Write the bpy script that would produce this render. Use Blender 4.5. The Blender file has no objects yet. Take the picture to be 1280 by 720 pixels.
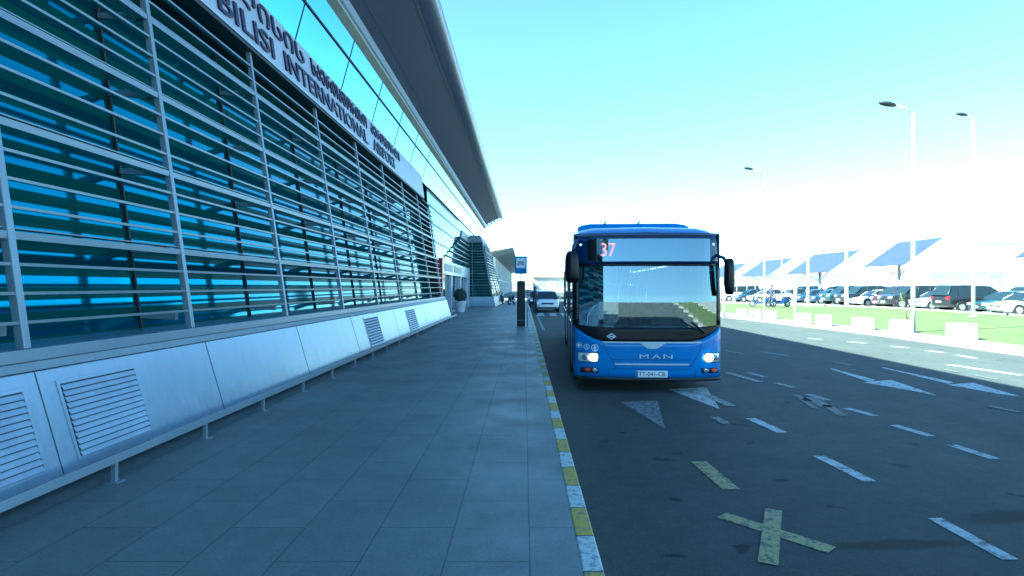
import bpy, bmesh, math, random
from mathutils import Vector, Matrix
R = math.radians
random.seed(7)
sc = bpy.context.scene
col = sc.collection

# ------------------------------------------------------------------ camera
F = 740.0; VX = 655.0; VY = 358.0; EYE = 1.65       # focal length in px of a 1280 px frame, eye height over the pavement
cd = bpy.data.cameras.new('camera'); cam = bpy.data.objects.new('camera', cd); col.objects.link(cam)
cam.location = (0, 0, EYE); cam.rotation_euler = (R(90), 0, 0)
cd.sensor_width = 36; cd.lens = 36*F/1280; cd.shift_x = -15/1280; cd.shift_y = -2/1280
cd.clip_start = 0.05; cd.clip_end = 6000
sc.camera = cam
# ------------------------------------------------------------------ sky and sun
SUN_EL = 38.5; SUN_AZ = 246.0      # azimuth clockwise from +Y; 270 = straight from the left, behind the terminal
w = bpy.data.worlds.new('World'); sc.world = w; w.use_nodes = True
nt = w.node_tree; bg = nt.nodes['Background']
sky = nt.nodes.new('ShaderNodeTexSky'); sky.sky_type = 'NISHITA'; sky.sun_disc = False
sky.sun_elevation = R(SUN_EL); sky.sun_rotation = R(SUN_AZ)
sky.air_density = 0.75; sky.dust_density = 0.05; sky.ozone_density = 1.5
nt.links.new(sky.outputs[0], bg.inputs[0]); bg.inputs[1].default_value = 0.06
sl = bpy.data.lights.new('sun', 'SUN'); so = bpy.data.objects.new('sun', sl); col.objects.link(so)
sl.energy = 5.0; sl.angle = R(0.5); sl.color = (1.0, 0.93, 0.80)
az = R(SUN_AZ); el = R(SUN_EL)
sd = Vector((math.sin(az)*math.cos(el), math.cos(az)*math.cos(el), math.sin(el)))
so.rotation_euler = sd.to_track_quat('Z', 'Y').to_euler(); so.location = (-30, 0, 60)
vs = sc.view_settings; vs.view_transform = 'Standard'; vs.look = 'None'; vs.gamma = 1; vs.exposure = 3.15
vs.use_white_balance = True; vs.white_balance_temperature = 5230; vs.white_balance_tint = -18   # the camera's cold white balance
vs.use_curve_mapping = False
sc.cycles.max_bounces = 8; sc.cycles.transparent_max_bounces = 12

# ------------------------------------------------------------------ helpers
def tag(o, label=None, cat=None, group=None, kind=None):
    if label: o['label'] = label
    if cat: o['category'] = cat
    if group: o['group'] = group
    if kind: o['kind'] = kind
    return o
def empty(name, loc=(0, 0, 0), rz=0, label=None, cat=None, group=None):
    o = bpy.data.objects.new(name, None); col.objects.link(o); o.empty_display_size = .2
    o.location = loc; o.rotation_euler = (0, 0, rz)
    return tag(o, label, cat, group)
class MB:
    """collects faces, then links them as one mesh object"""
    def __init__(s): s.v = []; s.f = []; s.sm = []
    def face(s, pts, smooth=False):
        b = len(s.v); s.v += [tuple(p) for p in pts]; s.f.append(tuple(range(b, b+len(pts)))); s.sm.append(smooth); return s
    def box(s, x0, x1, y0, y1, z0, z1):
        return s.hexa([(x0,y0,z0),(x1,y0,z0),(x1,y1,z0),(x0,y1,z0),(x0,y0,z1),(x1,y0,z1),(x1,y1,z1),(x0,y1,z1)])
    def hexa(s, p):
        b = len(s.v); s.v += [tuple(q) for q in p]
        for f in ((0,3,2,1),(4,5,6,7),(0,1,5,4),(1,2,6,5),(2,3,7,6),(3,0,4,7)):
            s.f.append(tuple(b+i for i in f)); s.sm.append(False)
        return s
    def prism(s, poly, axis, a, bb):
        """extrude a 2-D polygon along axis: poly (u,v) -> y: (x,z) ; x: (y,z) ; z: (x,y)"""
        def P(q, t):
            return {'y': (q[0], t, q[1]), 'x': (t, q[0], q[1]), 'z': (q[0], q[1], t)}[axis]
        n = len(poly); b = len(s.v)
        s.v += [P(q, a) for q in poly]+[P(q, bb) for q in poly]
        s.f.append(tuple(b+i for i in range(n))); s.sm.append(False)
        s.f.append(tuple(b+n+i for i in reversed(range(n)))); s.sm.append(False)
        for i in range(n):
            j = (i+1) % n; s.f.append((b+i, b+n+i, b+n+j, b+j)); s.sm.append(False)
        return s
    def tube(s, pts, r, n=10, cap=True):
        pts = [Vector(p) for p in pts]; rr = r if isinstance(r, (list, tuple)) else [r]*len(pts)
        rings = []; up = None
        for i, p in enumerate(pts):
            d = (pts[min(i+1, len(pts)-1)]-pts[max(i-1, 0)]).normalized()
            if up is None:
                up = Vector((0, 0, 1)) if abs(d.z) < .9 else Vector((1, 0, 0))
            a = d.cross(up).normalized(); c = a.cross(d).normalized(); up = c
            b = len(s.v)
            for k in range(n):
                t = 2*math.pi*k/n; q = p+a*math.cos(t)*rr[i]+c*math.sin(t)*rr[i]; s.v.append(tuple(q))
            rings.append(b)
        for i in range(len(pts)-1):
            for k in range(n):
                k2 = (k+1) % n
                s.f.append((rings[i]+k, rings[i]+k2, rings[i+1]+k2, rings[i+1]+k)); s.sm.append(True)
        if cap:
            s.f.append(tuple(rings[0]+k for k in reversed(range(n)))); s.sm.append(False)
            s.f.append(tuple(rings[-1]+k for k in range(n))); s.sm.append(False)
        return s
    def loft(s, rings, closed=True, cap=True, smooth=True):
        n = len(rings[0]); base = []
        for r_ in rings:
            base.append(len(s.v)); s.v += [tuple(p) for p in r_]
        for i in range(len(rings)-1):
            for k in range(n if closed else n-1):
                k2 = (k+1) % n
                s.f.append((base[i]+k, base[i]+k2, base[i+1]+k2, base[i+1]+k)); s.sm.append(smooth)
        if cap and closed:
            s.f.append(tuple(base[0]+k for k in reversed(range(n)))); s.sm.append(False)
            s.f.append(tuple(base[-1]+k for k in range(n))); s.sm.append(False)
        return s
    def disc(s, c, r, axis='y', n=20, th=.02, r2=None):
        a = {'x': (0,1,0), 'y': (1,0,0), 'z': (1,0,0)}[axis]; b = {'x': (0,0,1), 'y': (0,0,1), 'z': (0,1,0)}[axis]
        a = Vector(a); b = Vector(b); c = Vector(c); d = a.cross(b)*th/2
        r2 = r if r2 is None else r2
        return s.loft([[c-d+a*r*math.cos(2*math.pi*k/n)+b*r*math.sin(2*math.pi*k/n) for k in range(n)],
                       [c+d+a*r2*math.cos(2*math.pi*k/n)+b*r2*math.sin(2*math.pi*k/n) for k in range(n)]])
    def build(s, name, mat, parent=None, bevel=0, world=False, thick=0, seg=2, fix=True):
        me = bpy.data.meshes.new(name)
        off = Vector((0, 0, 0))
        if world and parent is not None:
            off = Vector(parent.location)
            if parent.parent: off = Vector(parent.parent.location)
        me.from_pydata([tuple(Vector(v)-off) for v in s.v], [], s.f)
        for p, sm in zip(me.polygons, s.sm): p.use_smooth = sm
        if fix:
            bm = bmesh.new(); bm.from_mesh(me); bmesh.ops.remove_doubles(bm, verts=bm.verts, dist=1e-5)
            bmesh.ops.recalc_face_normals(bm, faces=bm.faces); bm.to_mesh(me); bm.free()
        o = bpy.data.objects.new(name, me); col.objects.link(o)
        if mat: me.materials.append(mat)
        if parent is not None: o.parent = parent
        if thick:
            m = o.modifiers.new('solid', 'SOLIDIFY'); m.thickness = thick; m.offset = -1
        if bevel:
            m = o.modifiers.new('bevel', 'BEVEL'); m.width = bevel; m.segments = seg; m.limit_method = 'ANGLE'; m.angle_limit = R(35)
            m.harden_normals = False
        return o
def kids(o): return [c for c in bpy.data.objects if c.parent == o]
def copy_tree(o, parent=None):
    c = o.copy(); col.objects.link(c); c.parent = parent
    for ch in kids(o): copy_tree(ch, c)
    return c
def text_obj(name, body, mat, parent, size, extrude, mtx, font=None, sx=1, bold=0.0, fit=None, align='LEFT'):
    cu = bpy.data.curves.new(name, 'FONT'); cu.body = body; cu.size = size; cu.extrude = extrude
    cu.offset = bold; cu.align_x = align; cu.align_y = 'BOTTOM_BASELINE'; cu.resolution_u = 3
    t = bpy.data.objects.new(name, cu); col.objects.link(t)
    dg = bpy.context.evaluated_depsgraph_get(); me = bpy.data.meshes.new_from_object(t.evaluated_get(dg))
    bpy.data.objects.remove(t)
    if fit and len(me.vertices):
        xs = [v.co.x for v in me.vertices]; ys = [v.co.y for v in me.vertices]
        w0 = max(xs)-min(xs); h0 = max(ys)-min(ys)
        for v in me.vertices:
            v.co.x = (v.co.x-min(xs))/w0*fit[0]; v.co.y = (v.co.y-min(ys))/h0*fit[1]
    me.transform(mtx); me.materials.clear(); me.materials.append(mat)
    o = bpy.data.objects.new(name, me); col.objects.link(o); o.parent = parent
    return o

# ------------------------------------------------------------------ materials
def newmat(name):
    m = bpy.data.materials.new(name); m.use_nodes = True
    return m, m.node_tree, m.node_tree.nodes['Principled BSDF']
def mat(name, c, rough=.5, metal=0, noise=.12, scale=6.0, bump=0, coat=0, emit=None, es=0, spec=.5, rnoise=.1):
    m, t, b = newmat(name)
    b.inputs['Metallic'].default_value = metal; b.inputs['Specular IOR Level'].default_value = spec
    if coat: b.inputs['Coat Weight'].default_value = coat; b.inputs['Coat Roughness'].default_value = .06
    tc = t.nodes.new('ShaderNodeTexCoord'); n = t.nodes.new('ShaderNodeTexNoise')
    n.inputs['Scale'].default_value = scale; n.inputs['Detail'].default_value = 6; n.inputs['Roughness'].default_value = .65
    t.links.new(tc.outputs['Object'], n.inputs['Vector'])
    mr = t.nodes.new('ShaderNodeMapRange'); mr.inputs[3].default_value = 1-noise; mr.inputs[4].default_value = 1+noise
    mr.inputs[1].default_value = .3; mr.inputs[2].default_value = .7
    t.links.new(n.outputs[0], mr.inputs[0])
    mx = t.nodes.new('ShaderNodeVectorMath'); mx.operation = 'SCALE'; mx.inputs[0].default_value = c[:3]
    t.links.new(mr.outputs[0], mx.inputs['Scale']); t.links.new(mx.outputs[0], b.inputs['Base Color'])
    rr = t.nodes.new('ShaderNodeMapRange'); rr.inputs[3].default_value = max(rough-rnoise*rough, .01); rr.inputs[4].default_value = min(rough+rnoise*rough, 1)
    t.links.new(n.outputs[0], rr.inputs[0]); t.links.new(rr.outputs[0], b.inputs['Roughness'])
    if bump:
        bp = t.nodes.new('ShaderNodeBump'); bp.inputs['Strength'].default_value = bump; bp.inputs['Distance'].default_value = .02
        t.links.new(n.outputs[0], bp.inputs['Height']); t.links.new(bp.outputs[0], b.inputs['Normal'])
    if emit: b.inputs['Emission Color'].default_value = (*emit, 1); b.inputs['Emission Strength'].default_value = es
    return m
def glassmat(name, tint, mirror=.3, rough=.02, gl=(1, 1, 1)):
    """thin pane: part see-through with a tint, part mirror"""
    m = bpy.data.materials.new(name); m.use_nodes = True; t = m.node_tree; t.nodes.clear()
    o = t.nodes.new('ShaderNodeOutputMaterial'); mx = t.nodes.new('ShaderNodeMixShader')
    tr = t.nodes.new('ShaderNodeBsdfTransparent'); tr.inputs[0].default_value = (*tint, 1)
    g = t.nodes.new('ShaderNodeBsdfGlossy'); g.inputs['Roughness'].default_value = rough; g.inputs[0].default_value = (*gl, 1)
    lw = t.nodes.new('ShaderNodeFresnel'); lw.inputs[0].default_value = 1.5
    ad = t.nodes.new('ShaderNodeMath'); ad.operation = 'ADD'; ad.use_clamp = True; ad.inputs[1].default_value = mirror
    t.links.new(lw.outputs[0], ad.inputs[0]); t.links.new(ad.outputs[0], mx.inputs[0])
    t.links.new(tr.outputs[0], mx.inputs[1]); t.links.new(g.outputs[0], mx.inputs[2]); t.links.new(mx.outputs[0], o.inputs[0])
    return m
M = {}
M['alu'] = mat('brushed_white_metal', (.22, .26, .31), .38, .25, .06, 3)
M['alu_fin'] = mat('louver_aluminium', (.18, .21, .245), .4, .3, .08, 2)
M['dark_metal'] = mat('dark_metal', (.02, .026, .034), .6, 0)
M['panel'] = mat('white_metal_panel', (.33, .39, .48), .3, .25, .05, 1.2)
def dirty(m, sc=(3, 3, .35), zlow=.12, zhigh=.42):
    t = m.node_tree; N = t.nodes; L = t.links; b = N['Principled BSDF']; src = b.inputs['Base Color'].links[0].from_socket
    g = N.new('ShaderNodeNewGeometry'); mp = N.new('ShaderNodeMapping'); mp.inputs['Scale'].default_value = sc; L.new(g.outputs['Position'], mp.inputs[0])
    n = N.new('ShaderNodeTexNoise'); n.inputs['Scale'].default_value = 2.2; n.inputs['Detail'].default_value = 8; n.inputs['Roughness'].default_value = .7; L.new(mp.outputs[0], n.inputs['Vector'])
    a = N.new('ShaderNodeMapRange'); a.inputs[1].default_value = .5; a.inputs[2].default_value = .75; a.inputs[3].default_value = 1; a.inputs[4].default_value = .86; L.new(n.outputs[0], a.inputs[0])
    sp = N.new('ShaderNodeSeparateXYZ'); L.new(g.outputs['Position'], sp.inputs[0])
    n2 = N.new('ShaderNodeTexNoise'); n2.inputs['Scale'].default_value = 6; n2.inputs['Detail'].default_value = 8; L.new(g.outputs['Position'], n2.inputs['Vector'])
    ad = N.new('ShaderNodeMath'); ad.operation = 'MULTIPLY_ADD'; ad.inputs[1].default_value = .5; L.new(n2.outputs[0], ad.inputs[0]); L.new(sp.outputs[2], ad.inputs[2])
    z = N.new('ShaderNodeMapRange'); z.inputs[1].default_value = zlow+.25; z.inputs[2].default_value = zhigh+.25; z.inputs[3].default_value = .78; z.inputs[4].default_value = 1; L.new(ad.outputs[0], z.inputs[0])
    k = N.new('ShaderNodeMath'); k.operation = 'MULTIPLY'; L.new(a.outputs[0], k.inputs[0]); L.new(z.outputs[0], k.inputs[1])
    v = N.new('ShaderNodeVectorMath'); v.operation = 'SCALE'; L.new(src, v.inputs[0]); L.new(k.outputs[0], v.inputs['Scale']); L.new(v.outputs[0], b.inputs['Base Color'])
    bp = N.new('ShaderNodeBump'); bp.inputs['Strength'].default_value = .12; bp.inputs['Distance'].default_value = .05; n3 = N.new('ShaderNodeTexNoise'); n3.inputs['Scale'].default_value = .9; n3.inputs['Detail'].default_value = 1
    L.new(g.outputs['Position'], n3.inputs['Vector']); L.new(n3.outputs[0], bp.inputs['Height']); L.new(bp.outputs[0], b.inputs['Normal'])
dirty(M['panel'])
M['panel_dark'] = mat('panel_joint', (.04, .05, .06), .6)
M['ledge'] = mat('grey_ledge', (.20, .23, .26), .5)
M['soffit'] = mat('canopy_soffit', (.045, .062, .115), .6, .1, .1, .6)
M['canopy_edge'] = mat('canopy_edge_metal', (.22, .23, .30), .35, .3, .05, 1)
M['stone'] = mat('pale_beam', (.26, .28, .26), .6, 0, .15, 2)
M['letter'] = mat('navy_letters', (.018, .014, .05), .35)
M['board'] = mat('sign_board_white', (.40, .42, .52), .35, .1, .06, 1.5)
M['red'] = mat('dark_red_panel', (.22, .02, .035), .4)
M['white'] = mat('white_paint', (.75, .77, .8), .45, 0, .06)
M['black'] = mat('black_plastic', (.015, .016, .02), .45)
M['rubber'] = mat('tyre_rubber', (.02, .02, .022), .8)
M['rim'] = mat('wheel_rim', (.5, .52, .55), .35, .7)
M['silver_trim'] = mat('silver_trim', (.50, .56, .62), .35, 0, .1, 20)
M['chrome'] = mat('chrome', (.75, .78, .8), .15, .9)
M['bus_blue'] = mat('bus_blue_paint', (.012, .16, .50), .3, 0, .06, 2, coat=.6)
M['bus_navy'] = mat('bus_navy_band', (.004, .02, .09), .25, 0, .1, 2, coat=.5)
M['bus_black'] = mat('bus_black_band', (.003, .004, .008), .3, 0, .1, 2, spec=.3)
M['seat'] = mat('seat_fabric', (.03, .06, .16), .8)
M['interior'] = mat('bus_interior_grey', (.22, .25, .28), .7)
M['lamp_lit'] = mat('lit_headlamp', (.9, .9, .9), .2, emit=(1, .86, .80), es=.9)
M['lamp_glass'] = mat('clear_lamp_glass', (.72, .76, .80), .12, .35, .25, 30)
M['lamp_dim'] = mat('lamp_reflector', (.5, .55, .6), .12, .8, .4, 40)
M['amber'] = mat('amber_lens', (.6, .06, .02), .3)
M['taillight'] = mat('red_lens', (.35, .01, .015), .3)
M['led'] = mat('red_led_digits', (.6, .05, .05), .5, emit=(1, .2, .22), es=.32)
M['led_off'] = mat('display_matrix', (.02, .03, .04), .5)
M['plate'] = mat('number_plate', (.75, .77, .78), .4, 0, .04)
M['sticker'] = mat('sticker_white', (.65, .72, .8), .5)
M['pole'] = mat('galvanised_white_pole', (.62, .64, .66), .5, .1)
M['concrete'] = mat('pale_concrete', (.58, .57, .54), .8, 0, .12, 4, bump=.2)
M['kerb_plain'] = mat('concrete_kerb', (.26, .25, .22), .85, 0, .15, 3, bump=.2)
M['path'] = mat('cream_path_paving', (.155, .145, .12), .9, 0, .12, 3)
M['sail'] = mat('blue_solar_panel', (.028, .038, .085), .5, 0, .08, 1)
M['leaf'] = mat('dark_topiary_leaf', (.02, .05, .028), .6, 0, .4, 9)
M['leaf2'] = mat('tree_leaf', (.07, .10, .04), .6, 0, .4, 2)
M['bark'] = mat('bark', (.12, .09, .06), .9, 0, .3, 8)
M['pot'] = mat('white_plastic_pot', (.62, .66, .70), .4)
M['sign_blue'] = mat('bus_stop_blue', (.01, .16, .42), .4)
M['far_wall'] = mat('far_pale_wall', (.62, .61, .58), .8, 0, .08, .3)
M['far_wall2'] = mat('far_grey_wall', (.5, .5, .5), .8, 0, .08, .3)
M['far_roof'] = mat('far_brown_roof', (.30, .19, .15), .8)
M['annex_glass'] = mat('annex_glass', (.02, .09, .09), .5, 0, .3, 1, spec=.03)
M['far_window'] = mat('far_dark_window', (.20, .23, .25), .3)
M['skin'] = mat('skin', (.36, .2, .14), .6)
M['cloth_dark'] = mat('dark_clothing', (.02, .025, .045), .85)
M['hair'] = mat('dark_hair', (.015, .012, .01), .8)
M['mirror_glass'] = mat('coated_mirror_glass', (.13, .32, .42), .03, 1.0, .05, .5)
M['louver_glass'] = mat('blue_green_glass', (.05, .27, .37), .05, .85, .12, .5)
M['bay_glass'] = mat('dark_green_glass', (.015, .11, .12), .06, .6, .2, .8)
M['car_glass'] = mat('car_window_glass', (.012, .02, .026), .12, 0, .1, spec=.35)
M['windscreen'] = glassmat('windscreen_glass', (.6, .75, .76), .19, .015, (.85, .95, 1))
M['side_glass'] = glassmat('tinted_side_glass', (.30, .42, .44), .15, .02)
M['display_glass'] = glassmat('display_glass', (.45, .55, .6), .2, .03, (.75, .9, 1))
M['clear_glass'] = glassmat('clear_door_glass', (.5, .65, .65), .2, .02)

def striped_glass(name, c1, c2, period, metal):
    """glass with printed horizontal bands"""
    m = mat(name, c1, .07, metal, .1, .5, spec=.25); t = m.node_tree; N = t.nodes; L = t.links; b = N['Principled BSDF']
    g = N.new('ShaderNodeNewGeometry'); sp = N.new('ShaderNodeSeparateXYZ'); L.new(g.outputs['Position'], sp.inputs[0])
    d = N.new('ShaderNodeMath'); d.operation = 'DIVIDE'; d.inputs[1].default_value = period; L.new(sp.outputs[2], d.inputs[0])
    f = N.new('ShaderNodeMath'); f.operation = 'FRACT'; L.new(d.outputs[0], f.inputs[0])
    q = N.new('ShaderNodeMath'); q.operation = 'LESS_THAN'; q.inputs[1].default_value = .48; L.new(f.outputs[0], q.inputs[0])
    mx = N.new('ShaderNodeMix'); mx.data_type = 'RGBA'; mx.inputs[6].default_value = (*c1, 1); mx.inputs[7].default_value = (*c2, 1)
    L.new(q.outputs[0], mx.inputs[0]); L.new(mx.outputs[2], b.inputs['Base Color'])
    k = N.new('ShaderNodeMath'); k.operation = 'MULTIPLY'; k.inputs[1].default_value = .8; L.new(q.outputs[0], k.inputs[0]); L.new(k.outputs[0], b.inputs['Metallic'])
    k2 = N.new('ShaderNodeMath'); k2.operation = 'MULTIPLY_ADD'; k2.inputs[1].default_value = .4; k2.inputs[2].default_value = .02; L.new(q.outputs[0], k2.inputs[0]); L.new(k2.outputs[0], b.inputs['Specular IOR Level']); return m
M['louver_glass'] = striped_glass('banded_blue_green_glass', (.004, .062, .060), (.010, .17, .25), .2345, .0)  # dark bands in the colour stand in for reflected fins
def ground_mat(name, kind):
    m, t, b = newmat(name); N = t.nodes; L = t.links
    geo = N.new('ShaderNodeNewGeometry')
    def noise(scale, detail=5, rough=.6, vec=None):
        n = N.new('ShaderNodeTexNoise'); n.inputs['Scale'].default_value = scale; n.inputs['Detail'].default_value = detail
        n.inputs['Roughness'].default_value = rough; L.new(vec or geo.outputs['Position'], n.inputs['Vector']); return n.outputs[0]
    def ramp(v, a, bb, lo, hi):
        r = N.new('ShaderNodeMapRange'); r.inputs[1].default_value = a; r.inputs[2].default_value = bb
        r.inputs[3].default_value = lo; r.inputs[4].default_value = hi; L.new(v, r.inputs[0]); return r.outputs[0]
    def mul(a, bb):
        k = N.new('ShaderNodeMath'); k.operation = 'MULTIPLY'; L.new(a, k.inputs[0])
        if isinstance(bb, float): k.inputs[1].default_value = bb
        else: L.new(bb, k.inputs[1])
        return k.outputs[0]
    def scale(colr, f):
        k = N.new('ShaderNodeVectorMath'); k.operation = 'SCALE'
        if isinstance(colr, tuple): k.inputs[0].default_value = colr
        else: L.new(colr, k.inputs[0])
        L.new(f, k.inputs['Scale']); return k.outputs[0]
    if kind == 'paving':
        sep = N.new('ShaderNodeSeparateXYZ'); L.new(geo.outputs['Position'], sep.inputs[0])
        ax = N.new('ShaderNodeMath'); ax.operation = 'ADD'; ax.inputs[1].default_value = -.035+20.4; L.new(sep.outputs[0], ax.inputs[0])
        ay = N.new('ShaderNodeMath'); ay.operation = 'ADD'; ay.inputs[1].default_value = .45+20; L.new(sep.outputs[1], ay.inputs[0])
        cb = N.new('ShaderNodeCombineXYZ'); L.new(ay.outputs[0], cb.inputs[0]); L.new(ax.outputs[0], cb.inputs[1])
        br = N.new('ShaderNodeTexBrick'); L.new(cb.outputs[0], br.inputs['Vector']); br.inputs['Scale'].default_value = 1
        br.inputs['Brick Width'].default_value = 1.0; br.inputs['Row Height'].default_value = .51
        br.inputs['Mortar Size'].default_value = .0045; br.inputs['Mortar Smooth'].default_value = .3
        br.inputs['Color1'].default_value = (.150, .172, .168, 1); br.inputs['Color2'].default_value = (.172, .194, .188, 1)
        br.inputs['Mortar'].default_value = (.06, .072, .075, 1); br.offset = .5; br.inputs['Bias'].default_value = 0
        f = mul(ramp(noise(.7, 6, .7), .3, .7, .82, 1.12), ramp(noise(45, 3), .3, .7, .88, 1.12))
        st = ramp(noise(2.3, 7, .75), .64, .74, 1.0, .78)       # trodden-in dirt patches
        vo = N.new('ShaderNodeTexVoronoi'); vo.inputs['Scale'].default_value = 1.6; L.new(geo.outputs['Position'], vo.inputs['Vector'])
        sp = ramp(vo.outputs['Distance'], .018, .03, .55, 1.0)
        f = mul(mul(f, st), sp); f = mul(f, ramp(noise(5.5, 8, .8), .35, .65, .9, 1.08))
        gum = N.new('ShaderNodeTexVoronoi'); gum.inputs['Scale'].default_value = 3.7; L.new(geo.outputs['Position'], gum.inputs['Vector']); f = mul(f, ramp(gum.outputs['Distance'], .035, .06, .78, 1.0))
        L.new(scale(br.outputs[0], f), b.inputs['Base Color'])
        b.inputs['Roughness'].default_value = .55
        L.new(ramp(noise(1.1, 5), .3, .7, .42, .65), b.inputs['Roughness'])
        bp = N.new('ShaderNodeBump'); bp.inputs['Strength'].default_value = .25; bp.inputs['Distance'].default_value = .004
        L.new(noise(60, 3), bp.inputs['Height']); L.new(bp.outputs[0], b.inputs['Normal'])
    elif kind == 'asphalt':
        f = mul(ramp(noise(.35, 6, .7), .3, .7, .90, 1.1), mul(ramp(noise(60, 4, .85), .3, .7, .62, 1.38), ramp(noise(9, 8, .8), .35, .65, .86, 1.14)))
        # stretched wheel tracks along the lanes
        mp = N.new('ShaderNodeMapping'); mp.inputs['Scale'].default_value = (1.1, .03, 1); L.new(geo.outputs['Position'], mp.inputs[0])
        f = mul(f, ramp(noise(1.0, 3, .5, mp.outputs[0]), .35, .65, .93, 1.06))
        vo = N.new('ShaderNodeTexVoronoi'); vo.inputs['Scale'].default_value = 1.9; vo.inputs['Randomness'].default_value = 1
        wn = N.new('ShaderNodeVectorMath'); wn.operation = 'ADD'; L.new(geo.outputs['Position'], wn.inputs[0])
        nz = N.new('ShaderNodeTexNoise'); nz.inputs['Scale'].default_value = 7; L.new(geo.outputs['Position'], nz.inputs['Vector'])
        sc_ = N.new('ShaderNodeVectorMath'); sc_.operation = 'SCALE'; sc_.inputs['Scale'].default_value = .22; L.new(nz.outputs[1], sc_.inputs[0])
        L.new(sc_.outputs[0], wn.inputs[1]); L.new(wn.outputs[0], vo.inputs['Vector'])
        size = ramp(noise(.8, 2), .38, .62, -.02, .12)
        lt = N.new('ShaderNodeMath'); lt.operation = 'SUBTRACT'; L.new(vo.outputs['Distance'], lt.inputs[0]); L.new(size, lt.inputs[1])
        f = mul(f, ramp(lt.outputs[0], 0, .05, .45, 1.0))
        for (cx, cy, a_, hl, hw) in ((2.62, 4.12, 4, .52, .085), (3.75, 4.62, 12, .42, .13), (1.47, 6.15, -10, .13, .05), (2.75, 7.75, -40, .22, .05), (1.28, 5.0, 0, .06, .04), (1.0, 3.95, 10, .07, .03), (2.4, 5.5, 0, .09, .04), (1.9, 4.6, 20, .06, .03)):
            su = N.new('ShaderNodeVectorMath'); su.operation = 'SUBTRACT'; su.inputs[1].default_value = (cx, cy, -.15); L.new(geo.outputs['Position'], su.inputs[0])
            wv = N.new('ShaderNodeVectorMath'); wv.operation = 'MULTIPLY_ADD'; L.new(nz.outputs[1], wv.inputs[0]); wv.inputs[1].default_value = (.10, .10, 0); L.new(su.outputs[0], wv.inputs[2])
            of = N.new('ShaderNodeVectorMath'); of.operation = 'SUBTRACT'; of.inputs[1].default_value = (.05, .05, 0); L.new(wv.outputs[0], of.inputs[0])
            mp2 = N.new('ShaderNodeMapping'); mp2.vector_type = 'TEXTURE'; mp2.inputs['Rotation'].default_value = (0, 0, R(a_)); mp2.inputs['Scale'].default_value = (hl, hw, 1); L.new(of.outputs[0], mp2.inputs[0])
            ln = N.new('ShaderNodeVectorMath'); ln.operation = 'LENGTH'; L.new(mp2.outputs[0], ln.inputs[0])
            f = mul(f, ramp(ln.outputs['Value'], .6, 1.25, .42, 1.0))
        L.new(scale((.056, .063, .062), f), b.inputs['Base Color'])
        L.new(ramp(noise(2, 5), .3, .7, .75, .85), b.inputs['Roughness']); b.inputs['Specular IOR Level'].default_value = .2
        bp = N.new('ShaderNodeBump'); bp.inputs['Strength'].default_value = .5; bp.inputs['Distance'].default_value = .006
        L.new(noise(90, 3, .7), bp.inputs['Height']); L.new(bp.outputs[0], b.inputs['Normal'])
    elif kind == 'lot':
        f = mul(ramp(noise(.2, 5, .7), .3, .7, .85, 1.1), ramp(noise(40, 4, .8), .3, .7, .9, 1.1))
        L.new(scale((.26, .26, .25), f), b.inputs['Base Color']); b.inputs['Roughness'].default_value = .8
    elif kind == 'grass':
        mixn = N.new('ShaderNodeMix'); mixn.data_type = 'RGBA'
        mixn.inputs[6].default_value = (.058, .084, .018, 1); mixn.inputs[7].default_value = (.080, .100, .026, 1)
        L.new(ramp(noise(.5, 6, .75), .4, .65, 0, 1), mixn.inputs[0])
        L.new(scale(mixn.outputs[2], ramp(noise(25, 4, .8), .3, .7, .88, 1.12)), b.inputs['Base Color'])
        b.inputs['Roughness'].default_value = .9
        bp = N.new('ShaderNodeBump'); bp.inputs['Strength'].default_value = .35; bp.inputs['Distance'].default_value = .03
        L.new(noise(40, 3, .7), bp.inputs['Height']); L.new(bp.outputs[0], b.inputs['Normal'])
    elif kind == 'field':
        f = ramp(noise(.02, 6, .7), .3, .7, .8, 1.2)
        L.new(scale((.17, .165, .14), f), b.inputs['Base Color']); b.inputs['Roughness'].default_value = .9
    return m
def paint_mat(name, c, wear, base=(.054, .061, .060), sc1=9.0):
    """road paint worn through to the asphalt"""
    m, t, b = newmat(name); N = t.nodes; L = t.links
    geo = N.new('ShaderNodeNewGeometry'); n = N.new('ShaderNodeTexNoise'); n.inputs['Scale'].default_value = sc1
    n.inputs['Detail'].default_value = 9; n.inputs['Roughness'].default_value = .8; L.new(geo.outputs['Position'], n.inputs['Vector'])
    r = N.new('ShaderNodeMapRange'); r.inputs[1].default_value = wear-.05; r.inputs[2].default_value = wear+.05; L.new(n.outputs[0], r.inputs[0])
    mx = N.new('ShaderNodeMix'); mx.data_type = 'RGBA'; mx.inputs[6].default_value = (*base, 1); mx.inputs[7].default_value = (*c, 1)
    L.new(r.outputs[0], mx.inputs[0]); L.new(mx.outputs[2], b.inputs['Base Color']); b.inputs['Roughness'].default_value = .65
    return m
M['paving'] = ground_mat('grey_paving_slabs', 'paving'); M['asphalt'] = ground_mat('asphalt', 'asphalt')
M['lot'] = ground_mat('car_park_asphalt', 'lot'); M['grass'] = ground_mat('dry_grass', 'grass'); M['field'] = ground_mat('far_field', 'field')
M['mark'] = paint_mat('white_road_paint', (.38, .41, .42), .45)
M['mark_mid'] = paint_mat('dulled_white_road_paint', (.28, .31, .32), .44)
M['mark_worn'] = paint_mat('worn_white_road_paint', (.26, .28, .29), .51, sc1=14)
M['mark_faint'] = paint_mat('faint_white_road_paint', (.13, .145, .15), .54, sc1=14)
M['mark_yellow'] = paint_mat('worn_yellow_road_paint', (.30, .27, .10), .47, sc1=14)
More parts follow.
